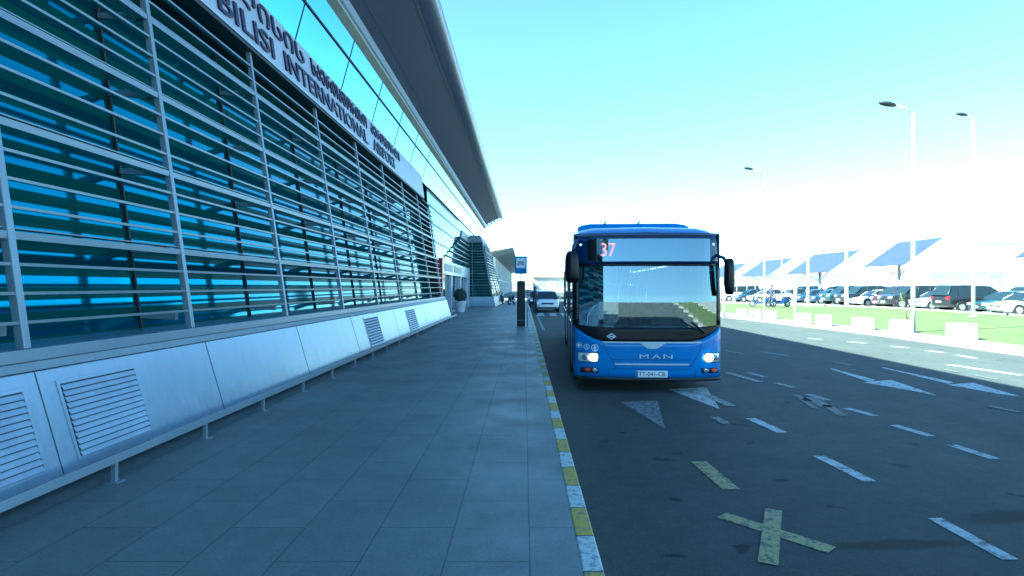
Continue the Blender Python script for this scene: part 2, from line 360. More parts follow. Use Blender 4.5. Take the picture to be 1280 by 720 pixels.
def kerb_mat():
    m, t, b = newmat('painted_kerb'); N = t.nodes; L = t.links
    geo = N.new('ShaderNodeNewGeometry'); sep = N.new('ShaderNodeSeparateXYZ'); L.new(geo.outputs['Position'], sep.inputs[0])
    def math_(op, a, bb):
        k = N.new('ShaderNodeMath'); k.operation = op
        for i, q in enumerate((a, bb)):
            if isinstance(q, (int, float)): k.inputs[i].default_value = q
            else: L.new(q, k.inputs[i])
        return k.outputs[0]
    y = math_('ADD', sep.outputs[1], 100-3.42+.0)
    ph = math_('PINGPONG', math_('DIVIDE', math_('FLOOR', math_('DIVIDE', y, .495), 0), 1), 1)   # 0 / 1 alternate
    n = N.new('ShaderNodeTexNoise'); n.inputs['Scale'].default_value = 16; n.inputs['Detail'].default_value = 8; n.inputs['Roughness'].default_value = .8
    L.new(geo.outputs['Position'], n.inputs['Vector'])
    mx = N.new('ShaderNodeMix'); mx.data_type = 'RGBA'; mx.inputs[6].default_value = (.52, .57, .56, 1); mx.inputs[7].default_value = (.48, .36, .05, 1)
    L.new(ph, mx.inputs[0])
    r = N.new('ShaderNodeMapRange'); r.inputs[1].default_value = .40; r.inputs[2].default_value = .50; L.new(n.outputs[0], r.inputs[0])
    m2 = N.new('ShaderNodeMix'); m2.data_type = 'RGBA'; m2.inputs[6].default_value = (.17, .18, .18, 1)
    L.new(r.outputs[0], m2.inputs[0]); L.new(mx.outputs[2], m2.inputs[7])
    fr = math_('FRACT', math_('DIVIDE', y, .495), 0)
    jt = math_('LESS_THAN', fr, .03)
    m3 = N.new('ShaderNodeMix'); m3.data_type = 'RGBA'; L.new(jt, m3.inputs[0]); L.new(m2.outputs[2], m3.inputs[6]); m3.inputs[7].default_value = (.05, .055, .06, 1)
    L.new(m3.outputs[2], b.inputs['Base Color']); b.inputs['Roughness'].default_value = .7
    bp = N.new('ShaderNodeBump'); bp.inputs['Strength'].default_value = .5; bp.inputs['Distance'].default_value = .008
    L.new(n.outputs[0], bp.inputs['Height']); L.new(bp.outputs[0], b.inputs['Normal'])
    return m
M['kerb'] = kerb_mat()

def G(px, py, z=-.15):
    """the place on the ground (height z) that the photo shows at this pixel"""
    d = F*(EYE-z)/(py-VY); return Vector(((px-VX)*d/F, d, z))

# ------------------------------------------------------------------ setting: ground, road, pavement, grass
ZR = -.15
def sheet(name, pts, z, mt, nx=1):
    m = MB(); m.face([(p[0], p[1], z) for p in pts]); o = m.build(name, mt, fix=False); tag(o, kind='structure'); return o
sheet('ground', [(-2500, -1500), (2500, -1500), (2500, 4500), (-2500, 4500)], -.20, M['field'])
sheet('road', [(.46, -300), (13.1, -300), (13.1, 260), (.46, 260)], ZR, M['asphalt'])
mb = MB(); mb.box(-12, .34, -300, 260, -.6, 0); tag(mb.build('pavement', M['paving']), kind='structure')
mb = MB(); mb.box(.34, .465, -300, 260, -.6, .004); tag(mb.build('kerb', M['kerb'], bevel=.012), kind='structure')
def strip(name, L_, Rr, z, mt):
    m = MB()
    for i in range(len(L_)-1):
        m.hexa([(L_[i][0], L_[i][1], -.6), (Rr[i][0], Rr[i][1], -.6), (Rr[i+1][0], Rr[i+1][1], -.6), (L_[i+1][0], L_[i+1][1], -.6),
                (L_[i][0], L_[i][1], z), (Rr[i][0], Rr[i][1], z), (Rr[i+1][0], Rr[i+1][1], z), (L_[i+1][0], L_[i+1][1], z)])
    tag(m.build(name, mt), kind='structure')
e0 = [(12.9, -300), (12.9, 22), (11.75, 33), (11.75, 260)]
e1 = [(x+.15, y) for x, y in e0]; e2 = [(14.2, -300), (14.2, 22), (13.1, 33), (13.1, 260)]
strip('far_kerb', e0, e1, -.02, M['kerb_plain']); strip('verge_path', e1, e2, -.03, M['path'])
# lot edge, a kinked line
edge = [(28.2, -60), (28.2, 47), (22, 57), (19.5, 62), (19.5, 260)]
m = MB(); m.face([(x, y, -.035) for x, y in e2[:1]+e2[1:]][:1]+[(28.2, -300, -.035)]+[(x, y, -.035) for x, y in edge]+[(x, y, -.035) for x, y in reversed(e2[1:])]); tag(m.build('grass_verge', M['grass'], fix=False), kind='structure')
m = MB(); m.face([(x, y, -.10) for x, y in edge]+[(230, 260, -.10), (230, -60, -.10)]); tag(m.build('car_park_ground', M['lot'], fix=False), kind='structure')
m = MB()
for (a, b_) in zip(edge[:-1], edge[1:]):
    a = Vector(a); b_ = Vector(b_); d = (b_-a).normalized(); n_ = Vector((d.y, -d.x))*.18
    m.hexa([(a.x, a.y, -.5), (a.x+n_.x, a.y+n_.y, -.5), (b_.x+n_.x, b_.y+n_.y, -.5), (b_.x, b_.y, -.5),
            (a.x, a.y, .06), (a.x+n_.x, a.y+n_.y, .06), (b_.x+n_.x, b_.y+n_.y, .06), (b_.x, b_.y, .06)])
tag(m.build('car_park_kerb', M['kerb_plain']), kind='structure')
# ------------------------------------------------------------------ road markings
zc = [ZR+.004]
def marking(name, polys, mt, z=None):
    m = MB(); z = z or ZR+.004
    for P in polys: m.face([(p[0], p[1], z) for p in P])
    return tag(m.build(name, mt, fix=False), kind='structure')
def dash(a, b_, wd=.13):
    a = G(*a); b_ = G(*b_); d = (b_-a); d.z = 0; d.normalize(); n_ = Vector((-d.y, d.x, 0))*wd/2
    return [a-n_, b_-n_, b_+n_, a+n_]
marking('road_marking', [dash((1023, 570), (1087, 602)), dash((1168, 648), (1263, 700), .11), dash((938, 523), (978, 541), .14)], M['mark'])
marking('road_marking', [dash((1190, 556.5), (1244, 574), .13), dash((1117, 531.5), (1164, 545.5), .13), dash((1058, 510.5), (1094, 520), .13)], M['mark_mid'])
marking('road_marking', [dash((893, 522), (908, 530), .12), dash((909, 466), (951, 478), .16), dash((970, 479), (993, 485), .14),
    dash((1010, 493), (1035, 501), .14), dash((935, 466), (957, 472), .14), dash((884, 494), (914, 508), .16)], M['mark_worn'], ZR+.007)
marking('road_marking', [dash((951, 440), (989, 446), .2), dash((1217, 469), (1248, 475), .13),
    dash((1040, 452), (1064, 457), .12), dash((1100, 455), (1125, 459), .12), dash((1180, 462), (1200, 466), .12),
    dash((905, 438), (930, 443), .12), dash((1236, 508), (1276, 516), .12)], M['mark_faint'], ZR+.009)
def poly(*pts): return [G(*p) for p in pts]
marking('patch_marking', [dash((995, 494), (1012, 502), .12), dash((1011, 497), (1033, 509), .2), dash((1034, 507), (1053, 520), .14), dash((1002, 499), (1020, 511), .1)], M['mark_faint'], ZR+.006)
marking('arrow_marking', [poly((1037, 461), (1041, 461), (1094, 475), (1088, 478)), poly((1078, 478), (1114, 475), (1171, 494.5), (1148, 490))], M['mark'])
marking('arrow_marking', [poly((1101, 459.5), (1105, 459.5), (1192, 478), (1186, 480)), poly((1184, 481), (1216, 478.5), (1276, 496), (1250, 493))], M['mark'])
marking('arrow_marking', [poly((834, 486.5), (883, 484.5), (900, 512))], M['mark'])
marking('arrow_marking', [poly((776, 503), (822, 501), (831, 536))], M['mark_worn'])
marking('cross_marking', [dash((902, 644), (1040, 688), .14)], M['mark_yellow'])
marking('cross_marking', [dash((967, 638), (960, 706), .125)], M['mark_yellow'], ZR+.008)
marking('bay_marking', [dash((873, 577), (914, 612), .16)], M['mark_yellow'])
marking('lane_marking', [dash((1114, 433), (1136, 435), .14), dash((1157, 438), (1181, 441), .14), dash((1196, 444), (1220, 448), .14),
    dash((1060, 427), (1082, 429), .14), dash((1185, 456), (1276, 469), .18), dash((1010, 423), (1028, 424.5), .14)], M['mark'])
marking('bay_line_marking', [dash((671, 394), (680, 413), .12)], M['mark_worn'])
marking('crosswalk_marking', [poly((672, 391.6), (679, 391.6), (681, 395), (671, 395)), poly((686, 391.6), (694, 391.6), (697, 395), (688, 395)),
    poly((700, 391.6), (706, 391.6), (713, 397), (706, 397))], M['mark'])

# ------------------------------------------------------------------ terminal building
LEAN = .142
def FX(z, off=0.0): return -4.0-LEAN*(z-1.0)+off
YN, YE = -14.0, 29.3          # louvered stretch
T = empty('airport_terminal', (-5.0, 20, 0), 0, 'long modern terminal with horizontal metal louvers over green glass and a sweeping dark canopy', 'building')
W = dict(parent=T, world=True)
# plinth (leaning white metal panels)
def PX(z): return -3.66-.29*(z-.12)
m = MB(); m.prism([(PX(.12), .12), (PX(.97), .97), (-4.3, .97), (-4.3, .12)], 'y', YN, 29.9)
m.build('plinth', M['panel'], bevel=.01, **W)
m = MB(); m.box(-4.6, -3.85, YN, 29.85, 0, .12); m.build('plinth_recess', M['dark_metal'], **W)
m = MB(); m.prism([(-3.90, .98), (-3.93, 1.045), (-4.3, 1.045), (-4.3, .98)], 'y', YN, 29.75); m.build('plinth_gutter', M['ledge'], **W)
m = MB(); m.prism([(-3.94, 1.048), (-3.95, 1.15), (-4.75, 1.15), (-4.75, 1.048)], 'y', YN, 29.6); m.build('louver_sill', M['alu'], bevel=.008, **W)
for y in (-8, -5, -2, 1.7, 4.72, 7.25, 10.15, 13.3, 17.6, 22.6, 26.2, 28.6):
    m = MB(); m.hexa([(PX(.13)+.003, y-.005, .13), (PX(.13)+.003, y+.005, .13), (PX(.13)-.1, y+.005, .13), (PX(.13)-.1, y-.005, .13),
            (PX(.965)+.003, y-.005, .965), (PX(.965)+.003, y+.005, .965), (PX(.965)-.1, y+.005, .965), (PX(.965)-.1, y-.005, .965)])
    m.build('panel_joint', M['panel_dark'], **W)
def vent(y0, y1, z0=.24, z1=.84, n=12, cover=.70):
    m = MB(); m.hexa([(PX(z0)+.004, y0, z0), (PX(z0)+.004, y1, z0), (PX(z0)-.1, y1, z0), (PX(z0)-.1, y0, z0),
                      (PX(z1)+.004, y0, z1), (PX(z1)+.004, y1, z1), (PX(z1)-.1, y1, z1), (PX(z1)-.1, y0, z1)])
    v = m.build('vent', M['panel_dark'], **W)
    s = MB(); st = (z1-z0)/n
    for k in range(n):
        a = z0+k*st; b_ = a+st*cover
        s.hexa([(PX(a)+.028, y0+.01, a), (PX(a)+.028, y1-.01, a), (PX(a)+.022, y1-.01, a-.006), (PX(a)+.022, y0+.01, a-.006),
                (PX(b_)+.010, y0+.01, b_), (PX(b_)+.010, y1-.01, b_), (PX(b_)+.006, y1-.01, b_), (PX(b_)+.006, y0+.01, b_)])
    s.build('vent_slat', M['panel'], parent=v, world=True)
    f = MB()
    for (ya, yb, za, zb) in ((y0-.03, y0, z0-.03, z1+.03), (y1, y1+.03, z0-.03, z1+.03), (y0, y1, z0-.03, z0), (y0, y1, z1, z1+.03)):
        f.hexa([(PX(za)+.012, ya, za), (PX(za)+.012, yb, za), (PX(za)-.05, yb, za), (PX(za)-.05, ya, za),
                (PX(zb)+.012, ya, zb), (PX(zb)+.012, yb, zb), (PX(zb)-.05, yb, zb), (PX(zb)-.05, ya, zb)])
    f.build('vent_frame', M['panel'], parent=v, world=True)
vent(3.55, 4.55); vent(4.92, 5.85); vent(14.3, 15.6, .2, .86, 10, .42); vent(19.3, 20.8, .2, .86, 10, .42)
# columns and louvers
cols = [-12.6, -9.4, -6.2, -3.0, .3, 4.75, 7.13, 9.97, 13.1, 16.2, 19.2, 22.3, 25.5, 28.7]
Z0, Z1 = 1.15, 5.62
for y in cols:
    m = MB(); m.prism([(FX(Z0, .045), Z0), (FX(Z1, .045), Z1), (FX(Z1, -.03), Z1), (FX(Z0, -.03), Z0)], 'y', y-.035, y+.035)
    c = m.build('column', M['alu'], bevel=.008, **W)
    m = MB()
    for z in (1.30, 2.09, 3.03, 3.97, 4.90):
        m = MB(); m.hexa([(FX(z, -.14), y-.035, z-.05), (FX(z, -.14), y+.035, z-.05), (FX(z, -.56), y+.035, z-.03), (FX(z, -.56), y-.035, z-.03),
                (FX(z, -.14), y-.035, z+.05), (FX(z, -.14), y+.035, z+.05), (FX(z, -.56), y+.035, z+.03), (FX(z, -.56), y-.035, z+.03)])
        m.build('column_bracket', M['alu'], **W)
allc = [YN]+cols+[YE]
for i in range(len(allc)-1):
    a, b_ = allc[i]+(.036 if i else 0), allc[i+1]-.036
    if i == len(allc)-2: b_ = YE+.25
    m = MB(); k = 0; z = 1.36
    while z < Z1-.05:
        thick = (k % 4 == 3)
        h = .032 if thick else .013; dpt = .19 if thick else .075
        m.prism([(FX(z, .035), z-h), (FX(z, .035), z+h), (FX(z, .035-dpt), z+h*.6), (FX(z, .035-dpt), z-h*.6)], 'y', a, b_)
        if thick: m.prism([(FX(z, .01), z+.055), (FX(z, .01), z+.067), (FX(z, -.12), z+.067), (FX(z, -.12), z+.055)], 'y', a, b_)
        z += .2345; k += 1
    m.build('louver_screen', M['alu_fin'], **W)
for i, (a, b_) in enumerate(zip(allc[:-1], allc[1:])):
    m = MB(); m.face([(FX(1.15, -.60), a, 1.15), (FX(1.15, -.60), b_, 1.15), (FX(5.7, -.60), b_, 5.7), (FX(5.7, -.60), a, 5.7)])
    m.build('louver_glass', M['louver_glass'], fix=False, **W)
for y in cols:
    for dy in (0,):
        m = MB(); m.prism([(FX(1.15, -.598), 1.15), (FX(5.7, -.598), 5.7), (FX(5.7, -.55), 5.7), (FX(1.15, -.57), 1.15)], 'y', y+dy-.014, y+dy+.014)
        m.build('glazing_bar', M['dark_metal'], **W)
m = MB(); m.box(-5.6, FX(5.66, -.05), YN, YE, 5.64, 5.70); m.build('louver_soffit', M['dark_metal'], **W)
# end return of louvered part
m = MB(); m.prism([(FX(1.15, -.14), 1.15), (FX(5.6, -.14), 5.6), (FX(5.6, -.62), 5.6), (FX(1.15, -.62), 1.15)], 'y', YE-.02, YE+.03); m.build('end_panel', M['dark_metal'], **W)
# mirror glazing above, then the long stretch past the louvers
GT = 8.08
def UX(z, off=0.0): return -4.80+(z-6.6)*.27+off
m = MB(); m.face([(UX(6.6), YN, 6.6), (UX(6.6), 66, 6.6), (UX(GT), 66, GT), (UX(GT), YN, GT)]); m.build('upper_glazing', M['mirror_glass'], fix=False, **W)
m = MB(); m.face([(FX(3.1, -.35), YE, 3.1), (FX(3.1, -.35), 66, 3.1), (-4.82, 66, 6.59), (-4.82, YE, 6.59)]); m.build('upper_glazing', M['mirror_glass'], fix=False, **W)
m = MB()
for z in (7.55,): m.prism([(UX(z, .03), z-.022), (UX(z, .03), z+.022), (UX(z, -.01), z+.022), (UX(z, -.01), z-.022)], 'y', YN, 66)
m.prism([(-4.77, 6.57), (-4.77, 6.61), (-4.84, 6.61), (-4.84, 6.57)], 'y', YE+.32, 66)
for z in (5.75, 4.9, 4.0): m.prism([(FX(3.1, -.35)-(z-3.1)*.05+.03, z-.02), (FX(3.1, -.35)-(z-3.1)*.05+.03, z+.02), (FX(3.1, -.35)-(z-3.1)*.05-.09, z+.02), (FX(3.1, -.35)-(z-3.1)*.05-.09, z-.02)], 'y', YE+.32, 66)
y = YN+1.5
while y < 65:
    if y < YE: m.prism([(UX(6.62, .012), 6.62), (UX(GT, .012), GT), (UX(GT, -.02), GT), (UX(6.62, -.02), 6.62)], 'y', y-.009, y+.009)
    y += 3.1
m.build('mullion', M['dark_metal'], **W)
# body of the building behind its glass, roof
m = MB(); m.prism([(-38, 0), (-4.75, 0), (-4.75, 1.1), (FX(5.7, -.75), 5.7), (-5.3, 6.5), (-4.9, 8.3), (-4.9, 9.3), (-38, 9.3)], 'y', YN, YE-.05); m.build('wall', M['ledge'], **W)
m = MB(); m.prism([(-38, 0), (-5.2, 0), (-5.1, 3.1), (-5.3, 6.5), (-4.9, 8.3), (-4.9, 9.3), (-38, 9.3)], 'y', YE-.05, 66); m.build('wall', M['ledge'], **W)
# canopy
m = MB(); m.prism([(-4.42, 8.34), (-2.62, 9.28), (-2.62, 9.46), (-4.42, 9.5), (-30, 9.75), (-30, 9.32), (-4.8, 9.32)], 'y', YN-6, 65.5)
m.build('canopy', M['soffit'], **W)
pts = []
for k in range(9):
    t = R(-100+k*25); pts.append((-2.54+.24*math.cos(t), 9.44+.26*math.sin(t)))
m = MB()
m.loft([[(p[0], yy, p[1]) for p in pts]+[(-2.9, yy, 9.62), (-2.9, yy, 9.18)] for yy in (YN-6, 30, 65.6)])
m.build('canopy_edge', M['canopy_edge'], **W)
m = MB(); m.prism([(-4.44, 8.02), (-4.22, 8.12), (-4.22, 8.40), (-4.42, 8.34)], 'y', YN-6, 65.4)
m.build('eaves_beam', M['stone'], **W)
m = MB(); m.prism([(-4.215, 8.2), (-4.17, 8.22), (-4.17, 8.48), (-4.215, 8.46)], 'y', YN-6, 65.4)
m.build('beam_trim', M['panel'], **W)
for k in range(5):
    m = MB(); x = -4.1+k*.38; z = 8.5+(x+4.1)*.52; m.hexa([(x, 65.5, z), (x+.08, 65.5, z+.04), (x+.08, 67.4, z+.04), (x, 67.4, z), (x, 65.5, z+.12), (x+.08, 65.5, z+.16), (x+.08, 67.4, z+.16), (x, 67.4, z+.12)])
    m.build('canopy_end_rib', M['alu'], **W)
for yy in (66.4, 67.3):
    m = MB(); m.hexa([(-4.3, yy, 8.36), (-2.35, yy, 9.38), (-2.35, yy+.08, 9.38), (-4.3, yy+.08, 8.36), (-4.3, yy, 8.42), (-2.35, yy, 9.44), (-2.35, yy+.08, 9.44), (-4.3, yy+.08, 8.42)])
    m.build('canopy_end_rail', M['alu'], **W)
for k in range(2):
    m = MB(); x = -3.9+k*1.0; z = 8.34+(x+4.42)*.5222
    m.hexa([(x, YN-6, z-.006), (x+.012, YN-6, z-.006), (x+.012, 65.4, z-.006), (x, 65.4, z-.006), (x, YN-6, z+.01), (x+.012, YN-6, z+.01), (x+.012, 65.4, z+.01), (x, 65.4, z+.01)])
    m.build('soffit_seam', M['panel_dark'], **W)
# entrance: red wing wall, white portal, glass doors
m = MB(); m.box(-5.3, -4.28, 31.0, 31.35, 0, 3.15); m.build('red_wing_wall', M['red'], bevel=.01, **W)
m = MB(); m.box(-5.4, -4.40, 31.35, 47.9, 2.32, 3.1)
m.box(-4.7, -4.40, 31.36, 31.9, 0, 2.32); m.box(-4.7, -4.40, 36.0, 36.35, 0, 2.32); m.box(-4.7, -4.40, 41.2, 41.6, 0, 2.32); m.box(-4.7, -4.40, 46.2, 47.9, 0, 2.32)
m.build('entrance_portal', M['panel'], bevel=.015, **W)
m = MB()
for (a, b_) in ((32.8, 36.4), (37.2, 41.4)): m.box(-4.398, -4.37, a, b_, 2.52, 2.94)
m.build('entrance_panel', M['ledge'], **W)
m = MB()
for (a, b_) in ((31.9, 36), (36.35, 41.2), (41.6, 46.2)): m.box(-4.62, -4.60, a, b_, .02, 2.32)
d_ = m.build('entrance_door', M['clear_glass'], **W)
m = MB()
for (a, b_) in ((31.9, 36), (36.35, 41.2), (41.6, 46.2)):
    k = a
    while k < b_: m.box(-4.64, -4.57, k, k+.06, 0, 2.31); k += (b_-a-.06)/3-.001
    m.box(-4.64, -4.57, a, b_, .0, .1)
m.build('door_frame', M['alu'], parent=d_, world=True)
# projecting glazed bay shaped like a truncated pyramid
m = MB(); m.hexa([(-5.4, 48.6, 0), (-2.35, 48.6, 0), (-2.0, 61, 0), (-5.4, 61, 0), (-5.4, 48.7, .78), (-2.48, 48.75, .78), (-2.12, 61, .78), (-5.4, 61, .78)])
m.build('bay_plinth', M['panel'], bevel=.02, **W)
def lerp3(a, b_, t): return Vector(a).lerp(Vector(b_), t)
bay = {'L0': (-5.15, 49.0, .8), 'R0': (-2.62, 49.0, .8), 'L1': (-4.72, 50.0, 5.35), 'R1': (-3.55, 50.0, 5.35), 'B0': (-2.3, 60.6, .8), 'B1': (-3.5, 59.6, 5.35)}
m = MB(); m.face([bay['L0'], bay['R0'], bay['R1'], bay['L1']]); m.face([bay['R0'], bay['B0'], bay['B1'], bay['R1']])
m.build('bay_glazing', M['bay_glass'], fix=False, **W)
fa, fb, fc, fd = (-4.61, 33.3, 3.12), (-4.61, 49.0, 3.12), (-4.70, 50.0, 5.35), (-4.70, 44.2, 5.35)
m = MB(); m.face([fa, fb, fc, fd]); m.build('bay_side_glazing', M['bay_glass'], fix=False, **W)
m = MB()
for k in range(1, 19):
    t = k/19
    a, b_ = lerp3(bay['L0'], bay['L1'], t), lerp3(bay['R0'], bay['R1'], t)
    th = .035 if k % 4 == 0 else .018
    m.hexa([a+Vector((0, -.12, -th)), b_+Vector((0, -.12, -th)), b_+Vector((0, -.02, -th)), a+Vector((0, -.02, -th)),
            a+Vector((0, -.12, th)), b_+Vector((0, -.12, th)), b_+Vector((0, -.02, th)), a+Vector((0, -.02, th))])
    c = lerp3(bay['B0'], bay['B1'], t)
    m.hexa([b_+Vector((.0, 0, -th)), c+Vector((.0, 0, -th)), c+Vector((.14, 0, -th)), b_+Vector((.14, 0, -th)),
            b_+Vector((.0, 0, th)), c+Vector((.0, 0, th)), c+Vector((.14, 0, th)), b_+Vector((.14, 0, th))])
for k in range(1, 6):
    t = k/6; a, b_ = lerp3(fa, fd, t), lerp3(fb, fc, t)
    m.hexa([a+Vector((.0, 0, -.03)), b_+Vector((.0, 0, -.03)), b_+Vector((.1, 0, -.03)), a+Vector((.1, 0, -.03)),
            a+Vector((.0, 0, .03)), b_+Vector((.0, 0, .03)), b_+Vector((.1, 0, .03)), a+Vector((.1, 0, .03))])
m.build('bay_louver', M['alu_fin'], **W)
for (a, b_, r_) in ((bay['L0'], bay['L1'], .07), (bay['R0'], bay['R1'], .08), (bay['B0'], bay['B1'], .07), (lerp3(bay['L0'], bay['R0'], .35), lerp3(bay['L1'], bay['R1'], .3), .03),
                ): m = MB(); m.tube([a, b_], r_, 6); m.build('bay_mullion', M['alu'], **W)
for k in (.33, .66): m = MB(); m.tube([lerp3(bay['R0'], bay['B0'], k)+Vector((.1, 0, 0)), lerp3(bay['R1'], bay['B1'], k)+Vector((.1, 0, 0))], .05, 6); m.build('bay_mullion', M['alu'], **W)
m = MB(); m.hexa([(-4.74, 49.9, 5.35), (-3.5, 49.9, 5.35), (-3.45, 59.7, 5.35), (-5.0, 59.7, 5.35), (-4.68, 50.25, 5.98), (-3.72, 50.25, 5.98), (-3.72, 59.7, 5.98), (-5.0, 59.7, 5.98)])
m.hexa([(-4.67, 44.2, 5.34), (-4.66, 49.88, 5.34), (-5.0, 49.88, 5.34), (-5.1, 44.2, 5.34), (-4.72, 45.4, 5.96), (-4.71, 49.88, 5.96), (-5.0, 49.88, 5.96), (-5.1, 45.4, 5.96)])
m.build('bay_cap', M['ledge'], bevel=.02, **W)

# name board on the facade
S = empty('airport_sign', (-4.6, 10, 5.66), 0, 'long white name board with dark raised Georgian and English lettering above the louvers', 'sign')
m = MB(); m.prism([(FX(5.65, .14), 5.65), (FX(6.70, .14), 6.70), (FX(6.70, -.05), 6.70), (FX(5.71, -.05), 5.71)], 'y', YN, 26.9)
m.build('sign_board', M['board'], parent=S, world=True, bevel=.02)
m = MB(); m.prism([(FX(5.58, .12), 5.585), (FX(5.645, .12), 5.645), (FX(5.645, -.1), 5.645), (FX(5.58, -.1), 5.585)], 'y', YN, 26.8); m.build('sign_edge', M['dark_metal'], parent=S, world=True)
def wall_word(body, y0, y1, z0, h, nm='lettering'):
    # local x runs along +Y, local y up the leaning board, local z out of it
    up = Vector((-LEAN, 0, 1)).normalized(); out = Vector((1, 0, LEAN)).normalized(); along = Vector((0, 1, 0))
    o_ = Vector((FX(z0, .14), y0, z0))+out*.018-Vector(S.location)
    mt = Matrix((( along.x, up.x, out.x, o_.x), (along.y, up.y, out.y, o_.y), (along.z, up.z, out.z, o_.z), (0, 0, 0, 1)))
    return text_obj(nm, body, M['letter'], S, 1, .016, mt, bold=.006, fit=(y1-y0, h))
wall_word('TBILISI', 8.15, 10.75, 5.76, .38); wall_word('INTERNATIONAL', 11.25, 17.2, 5.76, .38); wall_word('AIRPORT', 17.85, 20.9, 5.76, .38)
wall_word('\u1c97\u1c91\u1c98\u1c9a\u1c98\u1ca1\u1c98\u1ca1', 7.3, 12.4, 6.26, .36)
wall_word('\u1ca1\u1c90\u1c94\u1ca0\u1c97\u1c90\u1ca8\u1c9d\u1ca0\u1c98\u1ca1\u1c9d', 12.85, 17.35, 6.26, .36)
wall_word('\u1c90\u1c94\u1ca0\u1c9d\u1c9e\u1c9d\u1ca0\u1ca2\u1c98', 17.8, 21.9, 6.26, .36)

# low barrier rail
B = empty('barrier_rail', (-3.45, 5, 0), 0, 'low white metal bumper rail on short posts along the foot of the terminal', 'railing')
m = MB(); m.prism([(-3.475, .17), (-3.475, .232), (-3.43, .238), (-3.425, .165)], 'y', YN, 30.2); m.box(-3.50, -3.477, YN, 30.2, .178, .186)
m.build('rail', M['alu'], parent=B, world=True, bevel=.006)
y = 5.0-1.42*13
while y < 30:
    m = MB(); m.box(-3.475, -3.44, y-.02, y+.02, .004, .168); m.box(-3.52, -3.40, y-.055, y+.055, 0, .006); m.build('post', M['alu'], parent=B, world=True); y += 1.42

# second building beyond
A = empty('terminal_annex', (-5, 80, 0), 0, 'second glazed terminal building far along the pavement with a rising pale canopy', 'building')
m = MB(); m.box(-40, -5.2, 84, 200, 0, 6.2); m.build('wall', M['far_wall2'], parent=A, world=True)
m = MB(); m.prism([(-12, 6.0), (-4.65, 5.85), (-1.45, 6.75), (-1.45, 6.95), (-4.65, 6.35), (-12, 6.6)], 'y', 80, 200); m.build('roof', M['dark_metal'], parent=A, world=True)
m = MB(); m.prism([(-4.6, 5.7), (-1.5, 6.6), (-1.6, 6.7), (-4.7, 5.8)], 'y', 80.5, 200); m.build('canopy_soffit', M['ledge'], parent=A, world=True)
m = MB(); m.face([(-4.3, 82, 0), (-4.3, 200, 0), (-4.3, 200, 5.75), (-4.3, 82, 5.75)]); m.face([(-9, 82, 0), (-4.3, 82, 0), (-4.3, 82, 5.75), (-9, 82, 5.75)])
m.build('glazing', M['annex_glass'], parent=A, world=True, fix=False)
y = 82
while y < 200:
    m = MB(); m.box(-4.25, -4.0, y, y+.5, 0, 5.75); m.box(-4.24, -4.1, y+.5, y+5.9, 2.6, 2.8) ; m.build('facade_column', M['white'], parent=A, world=True); y += 6.4

